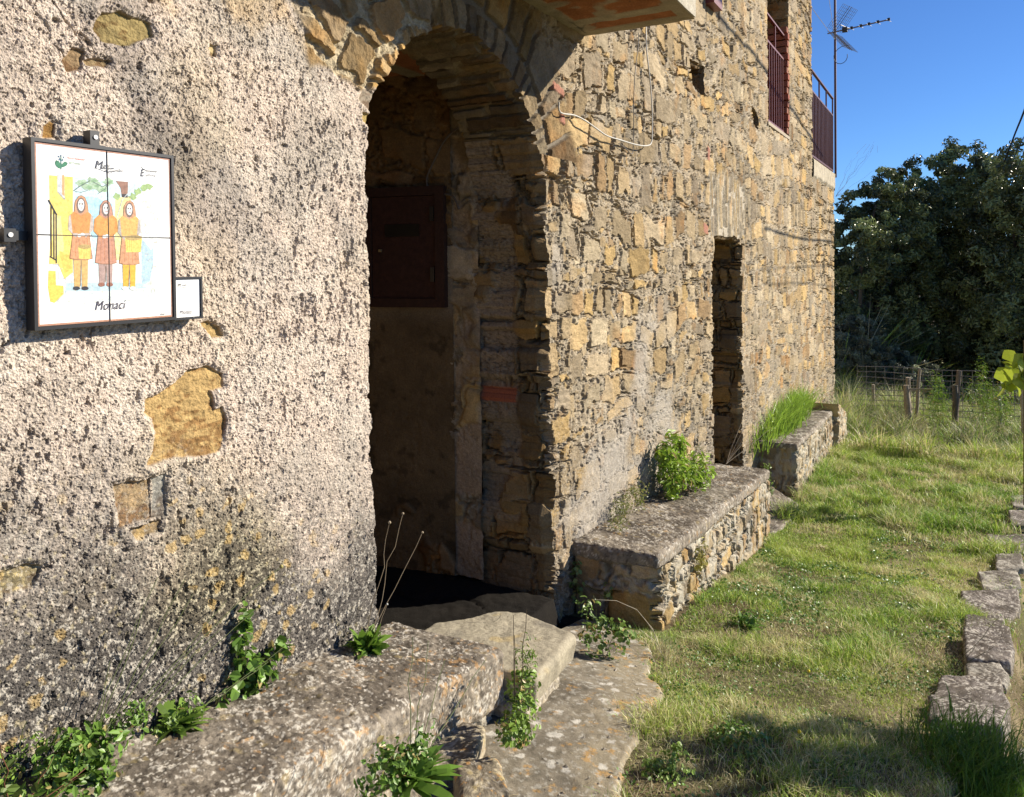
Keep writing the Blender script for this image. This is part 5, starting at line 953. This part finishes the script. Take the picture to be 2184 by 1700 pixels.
# stair railing
p_.line([(198,588),(266,712)],.0022,(.03,.03,.03)); 
for x,ya,yb in((220,630,1050),(243,670,1070),(262,705,1105)): p_.line([(x,ya),(x+1,yb)],.0017,(.03,.03,.03))
p_.line([(210,1050),(262,1080)],.0017,(.03,.03,.03))
OR=(.60,.28,.09); DK=(.10,.08,.08); WH=(.80,.79,.76)
def figure(x,ytop,W,hem,foot,c1,c2,trou,shoe,arm,basket=None,sx=1.):
    h=foot-ytop
    p_.poly([(x-.30*W,hem-20),(x+.0*W,hem-20),(x-.04*W,foot-20),(x-.27*W,foot-20)],trou); p_.poly([(x+.02*W,hem-20),(x+.30*W,hem-20),(x+.27*W,foot-20),(x+.05*W,foot-20)],trou)
    p_.poly(blob(x-.18*W,foot-10,.15*W,17,10,.05),shoe); p_.poly(blob(x+.17*W,foot-10,.15*W,17,10,.05),shoe)
    p_.poly([(x-.33*W,ytop+.39*h),(x+.33*W,ytop+.39*h),(x+.46*W,hem-8),(x+.2*W,hem+4),(x-.2*W,hem+2),(x-.46*W,hem-10)],c2)
    p_.poly([(x-.30*W,ytop+.17*h),(x-.49*W,ytop+.22*h),(x-.52*W,ytop+.36*h),(x-.20*W,ytop+.45*h),(x-.12*W,ytop+.40*h),(x-.34*W,ytop+.33*h)],arm); p_.poly([(x+.30*W,ytop+.17*h),(x+.49*W,ytop+.22*h),(x+.52*W,ytop+.36*h),(x+.20*W,ytop+.45*h),(x+.12*W,ytop+.40*h),(x+.34*W,ytop+.33*h)],arm)
    p_.poly([(x-.20*W,ytop+.15*h),(x+.20*W,ytop+.15*h),(x+.42*W,ytop+.20*h),(x+.34*W,ytop+.40*h),(x-.34*W,ytop+.40*h),(x-.42*W,ytop+.20*h)],c1)
    p_.poly([(x-.28*W,ytop+.17*h),(x-.24*W,ytop+.06*h),(x-.1*W,ytop+.005*h),(x+.02*W,ytop-.002*h),(x+.16*W,ytop+.02*h),(x+.26*W,ytop+.09*h),(x+.30*W,ytop+.17*h),(x,ytop+.215*h)],c2)
    p_.poly(blob(x,ytop+.105*h,.19*W,.085*h,12,.03),(.20,.15,.13)); p_.poly(blob(x+.01*W,ytop+.10*h,.125*W,.064*h,12,.03),WH)
    p_.poly(blob(x-.045*W,ytop+.088*h,.028*W,.011*h,8,.0),DK); p_.poly(blob(x+.06*W,ytop+.088*h,.028*W,.011*h,8,.0),DK); p_.line([(x+.02*W,ytop+.09*h),(x+.03*W,ytop+.115*h)],.0006,(.4,.3,.25)); p_.line([(x-.03*W,ytop+.132*h),(x+.06*W,ytop+.132*h)],.0012,(.35,.12,.10))
    p_.poly(blob(x-.06*W,ytop+.425*h,.09*W,14,9,.1),WH); p_.poly(blob(x+.07*W,ytop+.415*h,.09*W,14,9,.1),WH)
    # dark contour of the coat and trousers
    p_.line([(x-.33*W,ytop+.39*h),(x-.46*W,hem-10),(x-.2*W,hem+2),(x+.2*W,hem+4),(x+.46*W,hem-8),(x+.33*W,ytop+.39*h)],.0007,(.22,.12,.06)); p_.line([(x,hem),(x-.02*W,foot-30)],.0007,(.25,.16,.1))
    p_.line([(x-.28*W,ytop+.17*h),(x-.24*W,ytop+.06*h),(x-.1*W,ytop+.005*h),(x+.02*W,ytop-.002*h),(x+.16*W,ytop+.02*h),(x+.26*W,ytop+.09*h),(x+.30*W,ytop+.17*h)],.0007,(.22,.14,.1))
    for k in(-.2,-.05,.12,.25): p_.line([(x+k*W,ytop+.46*h),(x+k*1.15*W,hem-20)],.0005,(.42,.17,.06))
    if basket:
        bx,by,bw_,bh_=basket; p_.poly([(bx-bw_,by-bh_*.2),(bx+bw_,by-bh_*.2),(bx+bw_*.85,by+bh_),(bx-bw_*.85,by+bh_)],(.74,.58,.16)); p_.poly(blob(bx,by-bh_*.25,bw_,bh_*.25,12,.03),(.45,.33,.14))
        for k in range(-3,4): p_.line([(bx+k*bw_*.26,by-bh_*.1),(bx+k*bw_*.24,by+bh_*.9)],.0004,(.40,.26,.06))
figure(465,553,200,1075,1320,OR,(.58,.30,.16),(.60,.40,.16),(.05,.05,.06),(.50,.44,.40),(495,990,52,80))
figure(668,592,190,1110,1290,(.64,.33,.10),(.50,.26,.18),(.42,.30,.27),(.30,.14,.10),(.60,.28,.08),None)
figure(860,595,180,1115,1320,(.70,.42,.14),(.56,.30,.17),(.74,.42,.07),(.70,.68,.66),(.42,.38,.34),(895,920,70,95))
p_.mb.build('painting',M_paint,sign)
# lettering
def text(s,cx,cy,h,c,name='lettering',parent=sign,shear=.3,rot=0,w=1.,bold=0.,sp=1.):
    cu=bpy.data.curves.new(name,'FONT'); cu.body=s; cu.size=1; cu.shear=shear; cu.offset=bold; cu.space_character=sp; ob=bpy.data.objects.new('tmp',cu); COL.objects.link(ob)
    dg=bpy.context.evaluated_depsgraph_get(); me=bpy.data.meshes.new_from_object(ob.evaluated_get(dg)); bpy.data.objects.remove(ob)
    V=np.array([v.co[:] for v in me.vertices]); F3=[tuple(p.vertices) for p in me.polygons]; a=sg(cx,cy,.0019)
    V=V[:,:2]*[h*w,h]; r=math.radians(rot); V=np.c_[V[:,0]*math.cos(r)-V[:,1]*math.sin(r),V[:,0]*math.sin(r)+V[:,1]*math.cos(r)]
    P=np.c_[a[0]+V[:,0],np.full(len(V),YS-.0019),a[2]+V[:,1]]; me2=bpy.data.meshes.new(name); me2.from_pydata([tuple(q_-np.array(sign.location)) for q_ in P],[],F3)
    at_=me2.color_attributes.new('col','FLOAT_COLOR','POINT'); at_.data.foreach_set('color',np.tile([*c,1],len(P)).astype(np.float32)); me2.materials.append(M_paint)
    o=bpy.data.objects.new(name,me2); COL.objects.link(o); o.parent=sign; return o
INK=(.05,.05,.06)
text('Monaci',578,1490,.033,(.07,.06,.08),w=.82,sp=1.05)
text('M',578,330,.030,INK,w=.85); text('useo',648,312,.009,INK,bold=.02); text('Monacium',640,334,.008,INK,rot=4,bold=.02); text('& Cuccaro Vetere',660,358,.0068,INK,rot=6,bold=.02)
text('E',950,392,.028,INK,w=.8); text('Associazione',990,352,.0068,INK,bold=.02); text('uphoria',992,390,.0105,INK,w=.95)
text('Parco Nazionale',358,250,.0078,(.55,.10,.06),w=.85,bold=.01,shear=0); text('del Cilento',370,290,.0078,(.12,.22,.12),w=.85,bold=.01,shear=0); text('e Vallo di Diano',366,328,.0072,(.25,.28,.27),w=.85,shear=0)
text('Patria',1115,1527,.0060,INK,bold=.02)
p_=Paint(); p_.k=90
p_.poly([(302,330),(285,330),(262,310),(252,285),(262,262),(285,270),(300,295)],(.06,.20,.11)); p_.poly([(304,325),(310,295),(335,272),(358,285),(352,305),(330,318)],(.06,.20,.11)); p_.line([(302,340),(302,230)],.0014,(.06,.16,.12)); p_.line([(302,280),(285,235)],.0007,(.06,.16,.2)); p_.line([(302,275),(325,240)],.0007,(.06,.16,.2))
for x,y in((302,226),(283,232),(325,238),(290,258),(318,262)): p_.poly(blob(x,y,7,7,7,.2),(.08,.14,.22))
p_.line([(578,318),(590,330),(700,370),(780,335),(786,345)],.0006,INK); p_.line([(945,330),(960,322),(975,340),(955,352)],.0008,INK)
p_.mb.build('emblem',M_paint,sign)
# joints seen dark between the tiles
mb=MB(); mb.box((xm_-.0005,YS-.0022,zb_+.002),(xm_+.0005,YS+.004,zt_-.002),(.06,.055,.05)); mb.box((x0+.002,YS-.0022,zm_-.0005),(xm_-.0008,YS+.004,zm_+.0005),(.06,.055,.05)); mb.box((xm_+.0008,YS-.0022,zm_-.0005),(x1-.002,YS+.004,zm_+.0005),(.06,.055,.05)); mb.build('joint',M_black,sign)
# brackets
def brk(x,z,name='bracket',vert=True):
    mb=MB()
    if vert: mb.box((x-.010,YS-.002,z),(x+.014,YS+.026,z+.036),BK); mb.box((x-.004,YS+.005,z-.004),(x+.035,YS+.045,z+.003),BK)
    else: mb.box((x,YS+.004,z-.016),(x+.026,YS+.030,z+.014),BK); mb.box((x+.02,YS+.018,z-.012),(x+.09,YS+.024,z+.010),BK)
    o=mb.build(name,M_black,sign); y=YS-.002 if vert else YS+.004; mb=MB(); cx,cz=(x+.003,z+.020) if vert else (x+.013,z); mb.tube([[cx,y-.003,cz],[cx,y+.001,cz]],.0055,10,(.6,.6,.6)); mb.build('screw',M_galv,o)
a=sg(570,140); brk(a[0],zt_+fw_); a=wallp((60/3.036)*.8531,(300+870/3.036)*.8531,YS+.004); brk(a[0]-.008,a[2],vert=False)
mb=MB(); mb.box((x1+fw_,YS+.004,zm_-.03),(x1+fw_+.006,YS+.05,zm_+.0),BK); mb.build('bracket',M_black,sign)
# small plaque welded to the lower right corner
a=sg(1222,1238); b=sg(1442,1540); sx0,sx1=a[0]+.003,b[0]; sz1=.5*(a[2]+sg(1440,1232)[2]); sz0=.5*(sg(1225,1555)[2]+b[2])
mb=MB()
for lo,hi in [((sx0-.0045,YS-.0035,sz0-.006),(sx0,YS+.026,sz1+.006)),((sx1,YS-.0035,sz0-.006),(sx1+.006,YS+.026,sz1+.006)),((sx0,YS-.0033,sz1),(sx1,YS+.026,sz1+.006)),((sx0,YS-.0033,sz0-.006),(sx1,YS+.026,sz0)),((sx0,YS+.006,sz0),(sx1,YS+.01,sz1))]: mb.box(lo,hi,BK)
o=mb.build('small_frame',M_black,sign)
V,F,N=boxgrid((sx0+.0006,YS,sz0+.0006),(sx1-.0006,YS+.005,sz1-.0006),.0008,.02); mesh('small_tile',V,F,M_tile,sign,np.tile(C(.80,.80,.785),(len(V),1)),False)
text('M',1256,1302,.016,INK,w=.85); text('useo',1292,1292,.009,INK,rot=3); text('Monaci',1272,1522,.0155,(.05,.04,.06),w=.9)
p_=Paint(); p_.k=90; p_.line([(1290,1305),(1340,1298),(1395,1272)],.0006,INK); p_.mb.build('flourish',M_paint,sign)
# ------------------------------------------------------------------ roadside tree beyond the right edge, whose shade falls on the near grass
def shade(px,py,t):
    p=gp(px,py); return p+SUN*t
def offtree(nm,lb,pts,ns,seed,t=5.0,sz=.06):
    P=[shade(x,y,t) for x,y,r in pts]; c=np.mean(P,0); b=np.array([c[0],c[1],-2.2]); L=[(p[0]-b[0],p[1]-b[1],p[2]-b[2],r,r,r) for p,(x,y,r) in zip(P,pts)]
    return tree(nm,lb,'tree',b,max(l[2] for l in L)+.2,L,ns,sz,OAK*1.3,None,seed,trunkr=.05)
offtree('roadside_tree','small leafy roadside tree standing right of the picture, shading the near grass',[(1500,1600,.16),(1700,1570,.20),(1850,1560,.22),(1650,1640,.22),(1900,1640,.30),(1800,1700,.30),(2100,1680,.3),(1560,1690,.18)],9000,8)
print('done',round(time.time()-T0,1),'verts',sum(len(o.data.vertices) for o in bpy.data.objects if o.type=='MESH'))
